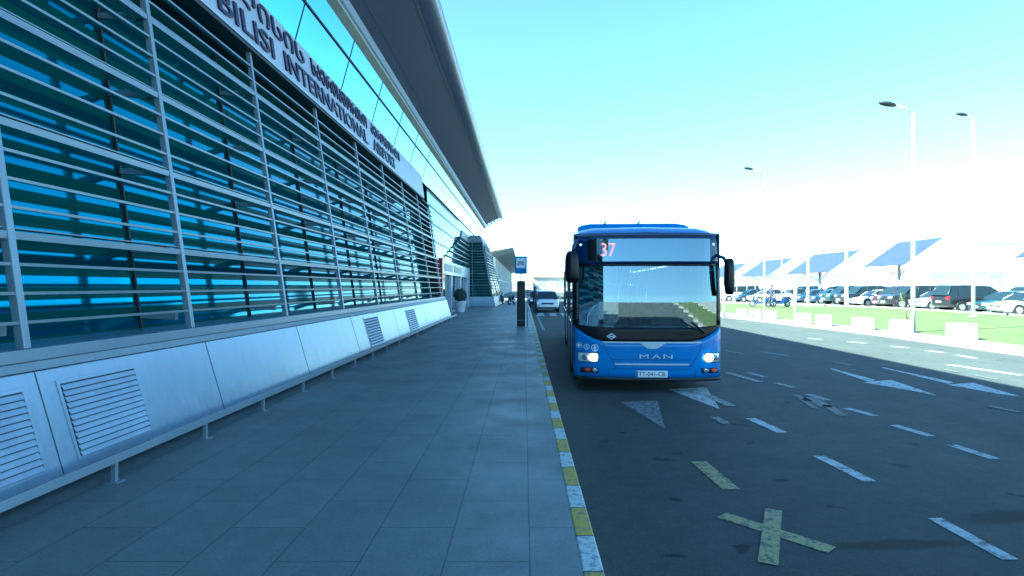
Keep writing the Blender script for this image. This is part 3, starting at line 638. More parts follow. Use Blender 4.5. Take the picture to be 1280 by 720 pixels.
# ------------------------------------------------------------------ bus
def make_bus():
    b = empty('city_bus', (.85, 10.05, ZR), R(-3.0), 'blue city bus on route 37 with lit headlights standing at the kerb', 'bus')
    # local: x across (0 = viewer-left side ... 2.5), y back, z up
    W2 = 1.25
    def yf(x, z):
        u = abs(x)/W2
        y = .20*u**4 + max(0, z-1.55)*.07
        if z > 2.60: y += 1.6*(z-2.60)**2*3
        return y
    def patch(x0, x1, z0, z1, off=0, nx=24, nz=6, poly=None, th=.012):
        m = MB(); g = []; zf0 = z0 if callable(z0) else (lambda x: z0); zf1 = z1 if callable(z1) else (lambda x: z1)
        for j in range(nz+1):
            row = []
            for i in range(nx+1):
                x = x0+(x1-x0)*i/nx; a, c = zf0(x), zf1(x); z = a+(c-a)*j/nz
                row.append((x+W2, yf(x, z)-off, z))
            g.append(row)
        for j in range(nz):
            for i in range(nx): m.face([g[j][i], g[j][i+1], g[j+1][i+1], g[j+1][i]], True)
        return m
    def side(sx): return 0.0 if sx < 0 else 2*W2
    def wsb(x): return 1.10+.05*(abs(x)/W2)**3      # lower edge of windscreen
    def blk(x): return .86+.26*max(0, (abs(x)-.62)/.63)**2
    # lower skin
    m = MB()
    for sx in (-1, 1):
        x = side(sx); xi = x-sx*.04
        m.box(min(x, xi), max(x, xi), .20, 12.0, .30, 1.08); m.box(min(x, xi), max(x, xi), .42, 12.0, 2.32, 2.72)
    m.box(.05, 2.45, 11.95, 12.0, .30, 2.7)
    m.box(.06, 2.44, .3, 11.9, .34, .40)
    body = m.build('body', M['bus_blue'], b, bevel=.01)
    # roof
    prof = [(0, 2.66), (.04, 2.74), (.14, 2.80), (.35, 2.84), (1.25, 2.86), (2.15, 2.84), (2.36, 2.80), (2.46, 2.74), (2.5, 2.66)]
    m = MB(); rings = []
    for yy, dz, ins in ((.30, -.12, .03), (.42, -.05, .01), (.62, 0, 0), (11.7, 0, 0), (12, -.08, .02)):
        rings.append([(min(max(px, ins), 2.5-ins), yy, pz+dz if pz > 2.7 else pz) for px, pz in prof])
    m.loft(rings, closed=False, cap=False); roof = m.build('roof', M['bus_blue'], b, fix=False)
    # roof pod (gas tanks) with ribs
    m = MB(); rr = []
    for yy, k in ((1.9, .0), (1.98, .9), (2.2, 1.0), (8.2, 1.0), (8.5, .2)):
        rr.append([(.14, yy, 2.80), (.14, yy, 2.82+.20*k), (.22, yy, 2.84+.22*k), (.40, yy, 2.85+.24*k), (2.1, yy, 2.85+.24*k), (2.28, yy, 2.84+.22*k), (2.36, yy, 2.82+.20*k), (2.36, yy, 2.80)])
    m.loft(rr, smooth=False); pod = m.build('roof_pod', M['bus_blue'], b, bevel=.03)
    m = MB()
    for x in (.68, 1.36): m.box(x, x+.03, 1.9, 8.2, 3.085, 3.11)
    m.build('rib', M['bus_navy'], pod)
    # front: blue lower mask
    m = patch(-1.25, 1.25, .26, blk, 0, 32, 8); fp = m.build('front_panel', M['bus_blue'], b, thick=.05)
    m = patch(-1.25, 1.25, .20, .262, .0, 24, 1); m.build('bumper_lip', M['black'], b, thick=.05)
    # seams of the flap
    def line(pts, wd=.008, off=.004):
        m = MB()
        for (xa, za), (xb, zb) in zip(pts[:-1], pts[1:]):
            n = 8; dx, dz = xb-xa, zb-za; l = math.hypot(dx, dz); nx_, nz_ = -dz/l*wd/2, dx/l*wd/2
            for i in range(n):
                q = []
                for t, s_ in ((i/n, -1), ((i+1)/n, -1), ((i+1)/n, 1), (i/n, 1)):
                    x = xa+dx*t+nx_*s_; z = za+dz*t+nz_*s_; q.append((x+W2, yf(x, z)-off, z))
                m.face(q)
        return m
    m = MB()
    for pts in ([(-.76, .865), (-.70, .70), (-.56, .46)], [(-.56, .46), (.72, .46)], [(.72, .46), (.86, .70), (.90, .865)], [(-1.2, .405), (1.2, .405)], [(-.60, .56), (.70, .56)],
                [(-.68, .40), (-.66, .27)], [(.80, .40), (.78, .27)], [(-.56, .455), (-.54, .405)], [(.72, .455), (.70, .405)]):
        q = line(pts); base = len(m.v); m.v += q.v; m.f += [tuple(base+i for i in f) for f in q.f]; m.sm += q.sm
    m.build('panel_seam', M['bus_navy'], fp, fix=False)
    m = MB(); q = line([(-.56, .485), (.68, .485)], .028, .008); m = q; m.build('bright_strip', M['silver_trim'], fp, fix=False)
    # silver chevron trim under the black band
    def tb(x):
        v = max(0, 1-abs(x-.07)/.20); return .835-.085*min(1, v*1.6) if v > 0 else .84-.0*abs(x)
    m = patch(-.76, .90, lambda x: tb(x), lambda x: .868 if abs(x-.07) > .16 else .868, .010, 60, 1); m.build('chevron_trim', M['silver_trim'], fp, fix=False)
    # black band under windscreen
    m = patch(-1.25, 1.25, blk, wsb, .004, 32, 5); m.build('black_band', M['bus_black'], b, thick=.03)
    # windscreen
    m = patch(-1.17, 1.17, wsb, 2.17, .002, 28, 10); ws = m.build('windscreen', M['windscreen'], b, fix=False)
    m = MB(); q = patch(-1.25, -1.17, wsb, 2.17, .004, 2, 10); m = q
    q2 = patch(1.17, 1.25, wsb, 2.17, .004, 2, 10); base = len(m.v); m.v += q2.v; m.f += [tuple(base+i for i in f) for f in q2.f]; m.sm += q2.sm
    q2 = patch(-1.17, 1.17, 2.145, 2.19, .006, 20, 1); base = len(m.v); m.v += q2.v; m.f += [tuple(base+i for i in f) for f in q2.f]; m.sm += q2.sm
    m.build('windscreen_frame', M['bus_black'], ws, thick=.03)
    # wipers
    for pts in ([(-.75, 1.02), (-.55, 1.10), (-.05, 1.15)], [(.55, .99), (.95, 1.00), (.62, 1.18), (.52, 1.25)], [(.98, 1.0), (.72, 1.2)]):
        m = MB(); m.tube([(x+W2, yf(x, z)-.04, z) for x, z in pts], .012, 6); m.build('wiper', M['black'], b)
    # top band and destination display
    m = patch(-1.25, 1.25, 2.185, 2.72, 0, 32, 8); top = m.build('front_header', M['bus_navy'], b, thick=.03)
    m = patch(-.86, 1.06, 2.225, 2.61, .003, 20, 4); m.build('display_recess', M['led_off'], top, fix=False)
    m = patch(-.86, 1.06, 2.225, 2.61, .022, 20, 4); m.build('display_glass', M['display_glass'], top, fix=False)
    m = patch(-1.02, -.875, 2.24, 2.60, .006, 4, 4); m.build('display_side', M['bus_black'], top, fix=False)
    m = patch(-1.06, 1.10, 2.645, 2.675, .004, 20, 1); m.build('header_seam', M['black'], top, fix=False)
    t_ = text_obj('route_number', '37', M['led'], top, 1, .004, Matrix.Translation((W2-.79, yf(-.7, 2.4)-.030, 2.315))@Matrix.Rotation(R(90), 4, 'X'), fit=(.24, .22), bold=-.012)
    for x in (-1.13, 1.13):
        m = MB(); m.disc((x+W2, yf(x, 2.52)-.01, 2.52), .022, 'y', 12, .02); m.build('marker_lamp', M['lamp_glass'], top)
    # headlights
    def lamp_at(x, z, rx, rz, mt, name, par, off=.012):
        m = MB(); n = 20
        c = [(x+rx*math.cos(2*math.pi*k/n), z+rz*math.sin(2*math.pi*k/n)) for k in range(n)]
        m.loft([[(px+W2, yf(px, pz)-off+.03, pz) for px, pz in c], [(px+W2, yf(px, pz)-off, pz) for px, pz in c],
                [(x+(px-x)*.6+W2, yf(x+(px-x)*.6, z+(pz-z)*.6)-off-.008, z+(pz-z)*.6) for px, pz in c]]); return m.build(name, mt, par)
    for sx in (-1, 1):
        x0, x1 = (-1.17, -.84) if sx < 0 else (.96, 1.22)
        m = patch(x0, x1, .52, .665, .008, 8, 3); hl = m.build('headlight', M['lamp_glass'], b, thick=.02, bevel=.006)
        m = patch(x0-.012, x1+.012, .508, .677, .004, 8, 3); m.build('lamp_surround', M['black'], hl, fix=False)
        xc = -.925 if sx < 0 else 1.02
        lamp_at(xc, .595, .075, .068, M['lamp_lit'], 'lit_bulb', hl, .045)
        lamp_at(xc+(-.14 if sx < 0 else .13), .595, .05, .05, M['lamp_dim'], 'reflector', hl, .045)
        m = patch(x0+.04 if sx < 0 else .90, -.83 if sx < 0 else 1.20, .335, .42, .008, 8, 2); fl = m.build('fog_light', M['black'], b, thick=.02)
        lamp_at(-.90 if sx < 0 else .97, .377, .045, .034, M['lamp_dim'], 'reflector', fl, .042)
        lamp_at(-1.02 if sx < 0 else 1.12, .377, .05, .03, M['amber'], 'indicator', fl, .042)
    # number plate
    m = MB(); m.box(W2-.215, W2+.315, -.035, -.02, .27, .382); pl = m.build('number_plate', M['plate'], b, bevel=.005)
    text_obj('plate_text', 'TT-041-CB', M['black'], pl, 1, .002, Matrix.Translation((W2-.165, -.037, .292))@Matrix.Rotation(R(90), 4, 'X'), fit=(.44, .070))
    m = MB(); m.box(W2-.21, W2-.18, -.037, -.0355, .275, .377); m.build('plate_band', M['sign_blue'], pl)
    # maker's letters, widely spaced
    for ch, x in (('M', -.15), ('A', .055), ('N', .25)):
        text_obj('emblem_letter', ch, M['silver_trim'], b, 1, .008, Matrix.Translation((W2+x, yf(x, .6)-.012, .585))@Matrix.Rotation(R(90), 4, 'X'), fit=(.15, .07), bold=0)
    # diamond badge
    m = MB(); m.prism([(W2-.70, .955), (W2-.62, 1.01), (W2-.54, .955), (W2-.62, .90)], 'y', -.03+yf(-.62, .95), -.01+yf(-.62, .95)); bd = m.build('gas_badge', M['sticker'], b)
    m = MB(); m.prism([(W2-.675, .955), (W2-.62, .993), (W2-.565, .955), (W2-.62, .917)], 'y', -.033+yf(-.62, .95), -.0302+yf(-.62, .95)); m.build('badge_field', M['bus_black'], bd)
    m = MB(); m.box(W2-.655, W2-.585, -.036+yf(-.62, .95), -.0331+yf(-.62, .95), .945, .965); m.build('badge_bar', M['sticker'], bd)
    # round pictograms
    for i, (x, z) in enumerate(((-1.155, .79), (-1.035, .77), (-.895, .755))):
        r_ = .05 if i < 2 else .062
        m = MB(); n = 20; yy = yf(x, z)-.014; bk = yf(abs(x)-.06, z)-yf(x, z)
        for k in range(n):
            a, c = 2*math.pi*k/n, 2*math.pi*(k+1)/n
            def P(t, r): 
                xx = x+r*math.cos(t); zz = z+r*math.sin(t); return (xx+W2, yf(xx, zz)-.006, zz)
            m.face([P(a, r_), P(c, r_), P(c, r_*.8), P(a, r_*.8)])
        def q4(*pp): m.face([(xx+W2+x, yf(x+xx, z+zz)-.006, z+zz) for xx, zz in pp])
        if i == 0: q4((-.03, -.012), (.0, -.03), (.0, .03), (-.03, .012)); q4((0, -.012), (.032, -.012), (.032, .012), (0, .012))
        elif i == 1: q4((-.012, .0), (.0, .0), (.0, .034), (-.012, .034)); q4((-.012, -.004), (.022, -.004), (.022, .005), (-.012, .005)); q4((.014, -.03), (.024, -.03), (.024, -.004), (.014, -.004)); q4((-.026, -.026), (.006, -.026), (.006, -.018), (-.026, -.018))
        else: q4((-.018, -.045), (-.004, -.045), (-.004, .01), (-.018, .01)); q4((.004, -.045), (.018, -.045), (.018, .01), (.004, .01)); q4((-.022, -.01), (.022, -.01), (.022, .02), (-.022, .02)); q4((-.01, .024), (.01, .024), (.01, .044), (-.01, .044))
        m.build('pictogram', M['sticker'], b, fix=False)
    # mirrors
    def mirror(x, z0, z1, w_, arm, yy):
        m = MB(); rings = []
        for t in (0, .06, .2, .5, .8, .94, 1):
            k = {0: .55, .06: .82, .2: .98, .5: 1, .8: .96, .94: .8, 1: .5}[t]
            z = z0+(z1-z0)*t; rings.append([(x+w_/2*k*math.cos(a)*1.0, yy+.08*k*math.sin(a), z) for a in [2*math.pi*q/16 for q in range(16)]])
        m.loft(rings); o = m.build('mirror', M['bus_black'], b)
        m = MB(); m.tube(arm, [.03]*len(arm), 8); m.build('mirror_arm', M['bus_navy'], o)
        m = MB(); m.box(x-w_*.36, x+w_*.36, yy+.075, yy+.082, z0+.08, z1-.08); m.build('mirror_glass', M['mirror_glass'], o)
    mirror(-.03, 1.86, 2.40, .25, [(-.02, .06, 2.34), (-.0, .05, 2.50), (.05, .12, 2.58), (.12, .25, 2.60)], .02)
    mirror(2.60, 1.66, 2.27, .18, [(2.57, .04, 2.15), (2.52, .06, 2.28), (2.44, .22, 2.33)], .02)
    # side windows, pillars
    for sx in (-1, 1):
        x = side(sx); xi = x-sx*.03
        ys = [.45, 1.75, 3.35, 4.95, 6.45, 7.75, 9.3, 10.6, 11.9]
        for a, c in zip(ys[:-1], ys[1:]):
            m = MB(); m.face([(x-sx*.015, a+.04, 1.10), (x-sx*.015, c-.04, 1.10), (x-sx*.015, c-.04, 2.30), (x-sx*.015, a+.04, 2.30)]); m.build('side_window', M['side_glass'], b, fix=False)
        for a in ys[1:]: m = MB(); m.box(min(x-sx*.002, xi), max(x-sx*.002, xi), a-.045, a+.045, 1.08, 2.32); m.build('window_pillar', M['bus_black'], b)
        m = MB(); m.box(min(x-sx*.002, xi), max(x-sx*.002, xi), .24, .46, 1.08, 2.7)
        m.build('window_pillar', M['bus_black'], b)
    # doors on the kerb side
    for a, c in ((.55, 1.65), (5.0, 6.35)):
        m = MB(); m.box(-.012, .0, a, c, .33, 2.28); dr = m.build('door', M['bus_black'], b)
        m = MB(); m.box(-.016, -.0125, a+.08, (a+c)/2-.03, .45, 2.2); m.box(-.016, -.0125, (a+c)/2+.03, c-.08, .45, 2.2); m.build('door_glass', M['side_glass'], dr)
    # wheels
    for y in (2.75, 8.7):
        for sx in (-1, 1):
            x = .16 if sx < 0 else 2.34
            m = MB(); m.disc((x, y, .48), .48, 'x', 28, .28); wh = m.build('wheel', M['rubber'], b, bevel=.03)
            m = MB(); m.disc((x+sx*.145, y, .48), .29, 'x', 20, .02); m.build('rim', M['rim'], wh)
            m = MB(); m.disc((side(sx)+sx*.002, y, .50), .56, 'x', 28, .012); m.build('wheel_arch', M['black'], b)
    # interior
    m = MB(); m.box(.05, 2.45, .5, 11.9, .72, .76); m.box(.08, 2.42, .24, .62, .80, 1.12); m.build('floor', M['interior'], b)
    m = MB(); m.box(.05, 2.45, .7, 11.9, 2.40, 2.44); m.build('ceiling', M['interior'], b)
    m = MB(); m.box(1.35, 2.35, .30, .75, 1.10, 1.22); m.box(1.30, 2.2, .36, .6, 1.22, 1.32); m.tube([(1.0, .45, 1.12), (1.0, .45, 1.30), (1.5, .45, 1.36)], .03, 6); m.build('dashboard', M['black'], b, bevel=.03)
    m = MB(); ring = []
    for k in range(25): 
        t = 2*math.pi*k/24; ring.append((1.86+.23*math.cos(t), .95-.13*math.sin(t), 1.38+.19*math.sin(t)))
    m.tube(ring, .016, 8, cap=False); m.tube([(1.86, .95, 1.38), (1.86, .7, 1.2)], .03, 6); m.tube([(1.64, .95, 1.38), (2.08, .95, 1.38)], .014, 6); m.build('steering_wheel', M['black'], b)
    m = MB(); m.box(1.62, 2.12, 1.35, 1.8, 1.0, 1.15); m.box(1.62, 2.12, 1.75, 1.87, 1.1, 1.85); m.box(1.73, 2.0, 1.76, 1.86, 1.87, 2.05); m.build('driver_seat', M['seat'], b, bevel=.04)
    m = MB(); m.box(1.35, 1.38, 1.2, 2.1, .78, 1.75); m.box(1.38, 2.42, 2.07, 2.1, .78, 1.95); m.build('cab_partition', M['black'], b)
    for (yy) in [2.6+.85*k for k in range(10)]:
        for xx in (.12, .62, 1.5, 1.98):
            if yy < 3.3 and xx > 1.4: continue
            if 4.8 < yy < 6.4 and xx < 1: continue
            m = MB(); m.box(xx, xx+.42, yy, yy+.42, 1.1, 1.2); m.box(xx, xx+.42, yy+.38, yy+.46, 1.15, 1.82); m.build('passenger_seat', M['seat'], b, bevel=.04)
    m = MB()
    pr = [(.30, .50, .85), (.24, .48, 1.10), (.26, .50, 1.28), (.36, .52, 1.44), (.52, .55, 1.53)]
    m.tube(pr, .014, 8)
    for yy in (1.9, 3.2, 4.8, 6.4, 8.0):
        for xx in (.95, 1.5): m.tube([(xx, yy, .76), (xx, yy, 2.4)], .017, 6)
    m.tube([(.95, 1.9, 2.2), (.95, 11, 2.2)], .015, 6); m.tube([(1.5, 1.9, 2.2), (1.5, 11, 2.2)], .015, 6)
    m.build('handrail', M['chrome'], b)
    m = MB(); m.box(.95, 1.45, .40, .44, 1.85, 2.05); m.build('sun_visor', M['black'], b)
    return b
make_bus()

# ------------------------------------------------------------------ cars
PAINT = {}
def paint(name, c):
    if name not in PAINT: PAINT[name] = mat(name+'_car_paint', c, .28, .15, .05, 2, coat=.7)
    return PAINT[name]
COL = dict(white=(.72, .74, .76), silver=(.38, .43, .48), black=(.012, .014, .018), navy=(.01, .03, .09), teal=(.01, .04, .05), grey=(.10, .12, .14), maroon=(.06, .01, .02), blue=(.018, .045, .10))
KINDS = {
 'sedan': dict(L=4.55, Wd=1.76, st=[(0, .30, .56, .70), (.12, .22, .70, .84), (.55, .20, .80, .87), (1.25, .19, .90, .88), (2.3, .19, .93, .88), (3.4, .20, .97, .88), (4.0, .22, 1.0, .87), (4.42, .26, .96, .83), (4.55, .34, .80, .74)],
               cab=[(1.05, .90), (1.85, 1.38), (2.45, 1.45), (3.1, 1.40), (3.95, 1.00)], pil=[2.35, 3.2], wr=.31, wx=(.82, 3.55)),
 'hatch': dict(L=4.0, Wd=1.72, st=[(0, .30, .60, .70), (.12, .22, .74, .82), (.5, .20, .84, .85), (1.05, .19, .94, .86), (2.2, .19, .97, .86), (3.3, .20, 1.0, .86), (3.85, .24, 1.0, .83), (4.0, .34, .85, .76)],
               cab=[(.85, .94), (1.6, 1.42), (2.2, 1.50), (3.3, 1.46), (3.9, 1.02)], pil=[2.1, 2.95], wr=.31, wx=(.74, 3.25)),
 'suv': dict(L=4.75, Wd=1.88, st=[(0, .42, .78, .76), (.10, .34, .98, .90), (.45, .32, 1.08, .93), (1.25, .32, 1.14, .94), (2.4, .32, 1.14, .94), (3.9, .33, 1.15, .94), (4.6, .36, 1.14, .92), (4.75, .44, 1.0, .86)],
               cab=[(1.15, 1.14), (1.80, 1.72), (2.3, 1.82), (4.2, 1.80), (4.66, 1.16)], pil=[2.25, 3.15, 4.0], wr=.39, wx=(.90, 3.75)),
 'van': dict(L=4.7, Wd=1.86, st=[(0, .34, .70, .74), (.10, .26, .90, .88), (.4, .24, 1.02, .92), (.95, .24, 1.10, .93), (2.4, .24, 1.10, .93), (3.9, .25, 1.10, .93), (4.6, .28, 1.10, .92), (4.7, .36, .95, .88)],
               cab=[(.72, 1.08), (1.45, 1.68), (1.9, 1.82), (4.3, 1.84), (4.64, 1.14)], pil=[1.75, 2.9, 3.9], wr=.33, wx=(.85, 3.7)),
}
def make_car(kind, pmat):
    K = KINDS[kind]; c = empty('parked_car', (0, 0, 0)); m = MB(); rings = []
    for (x, zb, zt, hw) in K['st']:
        zm = zb+(zt-zb)*.55
        half = [(hw*.86, zb), (hw*.97, zb+.08), (hw, zm), (hw*.985, zt-.09), (hw*.90, zt-.02), (hw*.55, zt+.015)]
        rings.append([(x, y, z) for y, z in half]+[(x, -y, z) for y, z in reversed(half)])
    m.loft(rings)
    # roof skin and pillars belong to the painted body
    cab = K['cab']; hwb = K['st'][3][3]*.90; hwt = K['st'][3][3]*.74
    def cw(z): 
        z0 = cab[0][1]; z1 = max(q[1] for q in cab); t = (z-z0)/(z1-z0); return hwb+(hwt-hwb)*min(max(t, 0), 1)
    roof = cab[1:-1]
    rr = []
    for i, (x, z) in enumerate(roof):
        h_ = cw(z); rr.append([(x, -h_*1.015, z-.035), (x, -h_*.93, z+.012), (x, 0, z+.035), (x, h_*.93, z+.012), (x, h_*1.015, z-.035), (x, 0, z-.02)])
    m.loft(rr)
    def pillar(xa, za, xb, zb, wd):
        for s_ in (-1, 1):
            a = Vector((xa, s_*cw(za)*1.01, za)); b_ = Vector((xb, s_*cw(zb)*1.01, zb)); m.tube([a, b_], wd, 5)
    pillar(cab[0][0], cab[0][1], cab[1][0], cab[1][1]-.02, .035); pillar(cab[-1][0], cab[-1][1], cab[-2][0], cab[-2][1]-.02, .05)
    for p in K['pil']: pillar(p, cab[0][1], p+.05, max(q[1] for q in cab)-.06, .032)
    body = m.build('body', pmat, c, bevel=.0)
    body.modifiers.new('sub', 'SUBSURF').levels = 1; body.modifiers['sub'].render_levels = 1
    # greenhouse
    m = MB(); rg = []
    full = [(x, z) for x, z in cab]
    gl = []
    for x, z in full:
        h_ = cw(z)*.985; gl.append(((x, -h_, z-.015), (x, h_, z-.015)))
    zb = cab[0][1]-.05
    low = [((x, -cw(zb)*.985, zb), (x, cw(zb)*.985, zb)) for x, z in full]
    for i in range(len(full)-1):
        m.face([gl[i][0], gl[i+1][0], gl[i+1][1], gl[i][1]])
        m.face([low[i][0], low[i+1][0], gl[i+1][0], gl[i][0]]); m.face([low[i+1][1], low[i][1], gl[i][1], gl[i+1][1]])
    m.build('window', M['car_glass'], c, fix=False)
    hw = K['st'][1][3]; zt = K['st'][1][2]
    for s_ in (-1, 1):
        m = MB(); y = s_*hw*.74; m.hexa([(.02, y-.17, zt-.17), (.02, y+.17, zt-.17), (.2, y+.17, zt-.17), (.2, y-.17, zt-.17), (.07, y-.17, zt-.03), (.07, y+.17, zt-.03), (.3, y+.17, zt-.01), (.3, y-.17, zt-.01)])
        m.build('headlight', M['lamp_glass'], c, bevel=.02)
        L_ = K['L']; zz = K['st'][-2][2]; m = MB(); y = s_*K['st'][-2][3]*.83; m.box(L_-.22, L_-.03, y-.11, y+.11, zz-.28, zz-.06); m.build('taillight', M['taillight'], c, bevel=.02)
        m = MB(); xm = cab[0][0]+.35; y = s_*(hwb+.17); m.box(xm, xm+.1, y-.09, y+.09, cab[0][1]+.02, cab[0][1]+.15); m.build('wing_mirror', pmat, c, bevel=.03)
        for x in K['wx']:
            yy = s_*(K['st'][3][3]-.10); m = MB(); m.disc((x, yy, K['wr']), K['wr'], 'x' if False else 'y', 20, .2); wh = m.build('wheel', M['rubber'], c)
            m = MB(); m.disc((x, s_*(K['st'][3][3]+.004), K['wr']), K['wr']*.62, 'y', 14, .02); m.build('rim', M['rim'], wh)
            m = MB(); m.disc((x, s_*(K['st'][3][3]-.03), K['wr']+.02), K['wr']*1.17, 'y', 20, .066); m.build('wheel_arch', M['black'], c)
    z0 = K['st'][0][1]
    m = MB(); m.box(-.012, .1, -.42, .42, zt-.20, zt-.09); m.build('grille', M['black'], c)
    m = MB(); m.box(-.035, -.015, -.26, .26, z0+.06, z0+.17); m.build('number_plate', M['plate'], c)
    m = MB(); L_ = K['L']; m.box(L_+.005, L_+.02, -.26, .26, z0+.28, z0+.39); m.build('number_plate', M['plate'], c)
    m = MB(); m.box(.02, .12, -.6, .6, z0-.02, z0+.05); m.build('bumper_grille', M['black'], c)
    return c
protos = {k: make_car(k, paint('white', COL['white'])) for k in KINDS}
used = set()
def car(kind, colname, x, y, rz, label, z=-.10, group='cars parked in the car park', cat='car'):
    if kind not in used: o = protos[kind]; used.add(kind)
    else: o = copy_tree(protos[kind])
    o.location = (x, y, z); o.rotation_euler = (0, 0, rz); tag(o, label, cat, group)
    pm = paint(colname, COL[colname])
    for ch in kids(o):
        if ch.name.split('.')[0] in ('body', 'wing_mirror'):
            ch.material_slots[0].link = 'OBJECT'; ch.material_slots[0].material = pm
    return o
# front row, noses toward the road
def rowcar(px, d, kind, cn, label, rev=False, rz=0):
    x = (px-VX)*d/F
    L_ = KINDS[kind]['L']
    if rev: return car(kind, cn, x+L_, d, R(180)+rz, label)
    return car(kind, cn, x, d, rz, label)
rowcar(1243, 36.4, 'sedan', 'white', 'white car at the right edge of the front row, nose toward the road')
rowcar(1219, 38.9, 'sedan', 'teal', 'dark teal saloon with white plate, second from the right in the front row')
rowcar(1173, 41.7, 'van', 'black', 'black people carrier backed in with its tail toward the road beside the silver car', rev=True)
rowcar(1143, 44.4, 'hatch', 'silver', 'silver blue hatchback between the black carrier and the big dark off-roader')
rowcar(1104, 47.0, 'suv', 'black', 'big black off-road car left of the silver hatchback, seen past the tall lamp post')
rowcar(1094, 49.6, 'van', 'maroon', 'dark maroon car mostly hidden behind the big black off-roader')
rowcar(1066, 52.2, 'sedan', 'white', 'white saloon in the middle of the front row, left of the maroon car')
rowcar(1048, 55.0, 'suv', 'black', 'black off-road car just left of the white saloon in the middle')
rowcar(1029, 57.6, 'suv', 'teal', 'dark teal off-road car, third to the left of the middle white saloon')
rowcar(1011, 60.2, 'sedan', 'navy', 'navy saloon behind the second lamp post of the car park')
rowcar(993, 62.8, 'sedan', 'blue', 'mid blue saloon just right of the parked scooters')
rowcar(969, 65.0, 'hatch', 'grey', 'dark grey hatchback behind the parked scooters')
rowcar(936, 64.2, 'sedan', 'white', 'white saloon between the blue saloon and the scooters at the left end')
rowcar(917, 66.8, 'sedan', 'blue', 'blue grey saloon second from the left end of the front row')
rowcar(899, 69.2, 'van', 'white', 'white van at the left end of the row, next to the bus mirror')
# second row, behind
back = [(44.5, 38.0, 'sedan', 'grey', 'grey saloon in the back row behind the white car at the right edge'),
        (41.0, 43.5, 'suv', 'navy', 'tall navy off-roader behind the dark teal saloon'),
        (40.5, 50.0, 'van', 'grey', 'grey people carrier in the back row behind the silver hatchback'),
        (40.0, 57.0, 'suv', 'black', 'black off-roader in the back row behind the maroon car'),
        (40.0, 64.0, 'suv', 'grey', 'grey off-roader in the back row behind the middle white saloon'),
        (39.5, 71.5, 'sedan', 'white', 'white saloon in the back row near the second shade canopy'),
        (38.5, 77.0, 'van', 'white', 'white van in the back row under the second shade canopy'),
        (37.5, 84.0, 'suv', 'navy', 'navy off-roader in the back row under the third shade canopy'),
        (35.0, 92.0, 'sedan', 'silver', 'silver saloon in the back row beneath the far shade canopy'),
        (55.0, 52.0, 'suv', 'teal', 'teal off-roader in the third row near the right edge')]
for x, y, k, c_, lb in back: car(k, c_, x, y, R(random.uniform(-3, 3)), lb)
# traffic and parking on the road
car('hatch', 'white', 1.64, 41.4, R(90), 'white taxi facing us on the road beyond the bus stop', ZR, 'cars stopped along the kerb')
car('sedan', 'blue', 1.30, 50.5, R(90), 'dark blue car parked behind the white taxi', ZR, 'cars stopped along the kerb')
car('hatch', 'silver', 1.25, 58.0, R(90), 'silver hatchback farthest back along the kerb', ZR, 'cars stopped along the kerb')
t_ = [o for o in bpy.data.objects if o.get('label', '').startswith('white taxi')][0]
m = MB(); m.hexa([(2.0, -.25, 1.535), (2.0, .25, 1.535), (2.18, .25, 1.535), (2.18, -.25, 1.535), (2.05, -.22, 1.63), (2.05, .22, 1.63), (2.13, .22, 1.63), (2.13, -.22, 1.63)]); m.build('taxi_light', M['plate'], t_)

# ------------------------------------------------------------------ motor scooters
def make_scooter():
    s = empty('motor_scooter', (0, 0, 0))
    for x, nm in ((0, 'wheel'), (1.25, 'wheel')):
        m = MB(); m.disc((x, 0, .26), .26, 'y', 18, .1); wh = m.build(nm, M['rubber'], s); m = MB(); m.disc((x, 0, .26), .15, 'y', 12, .12); m.build('rim', M['rim'], wh)
    m = MB(); m.tube([(0, 0, .35), (.12, 0, .75), (.22, 0, 1.05)], [.05, .09, .06], 8)
    m.loft([[(x, y, z) for y, z in ((-w_, zb), (w_, zb), (w_*.9, zt), (-w_*.9, zt))] for x, w_, zb, zt in ((.12, .17, .3, .75), (.3, .17, .25, .36), (.7, .17, .25, .36), (.85, .17, .28, .66), (1.3, .15, .42, .74), (1.55, .08, .6, .76))])
    m.build('body', M['bus_navy'], s, bevel=.02)
    m = MB(); m.loft([[(x, y, z) for y, z in ((-w_, .72), (w_, .72), (w_*.85, zt), (-w_*.85, zt))] for x, w_, zt in ((.72, .1, .74), (.85, .15, .82), (1.35, .14, .85), (1.5, .08, .82))]); m.build('saddle', M['black'], s, bevel=.02)
    m = MB(); m.tube([(.30, -.33, 1.04), (.22, -.1, 1.06), (.22, .1, 1.06), (.30, .33, 1.04)], .018, 6); m.build('handlebar', M['chrome'], s)
    m = MB(); m.disc((.08, 0, .88), .08, 'x', 12, .06); m.build('headlight', M['lamp_glass'], s)
    return s
s0 = make_scooter(); first = True
SC = [(20.3, 48.2, 10, -.035, 'dark scooter on the grass edge, right one of the pair by the low lamp'), (18.9, 49.0, -15, -.035, 'dark scooter on the grass edge, left one of the pair'),
      (-1.35, 54.0, 70, 0, 'dark scooter parked far along the pavement, nearest the kerb'), (-2.0, 55.3, 100, 0, 'dark scooter parked far along the pavement close to the glazed bay')]
for x, y, a, z, lb in SC:
    o = s0 if first else copy_tree(s0); first = False
    o.location = (x, y, z); o.rotation_euler = (0, 0, R(a)); tag(o, lb, 'scooter', 'parked motor scooters')

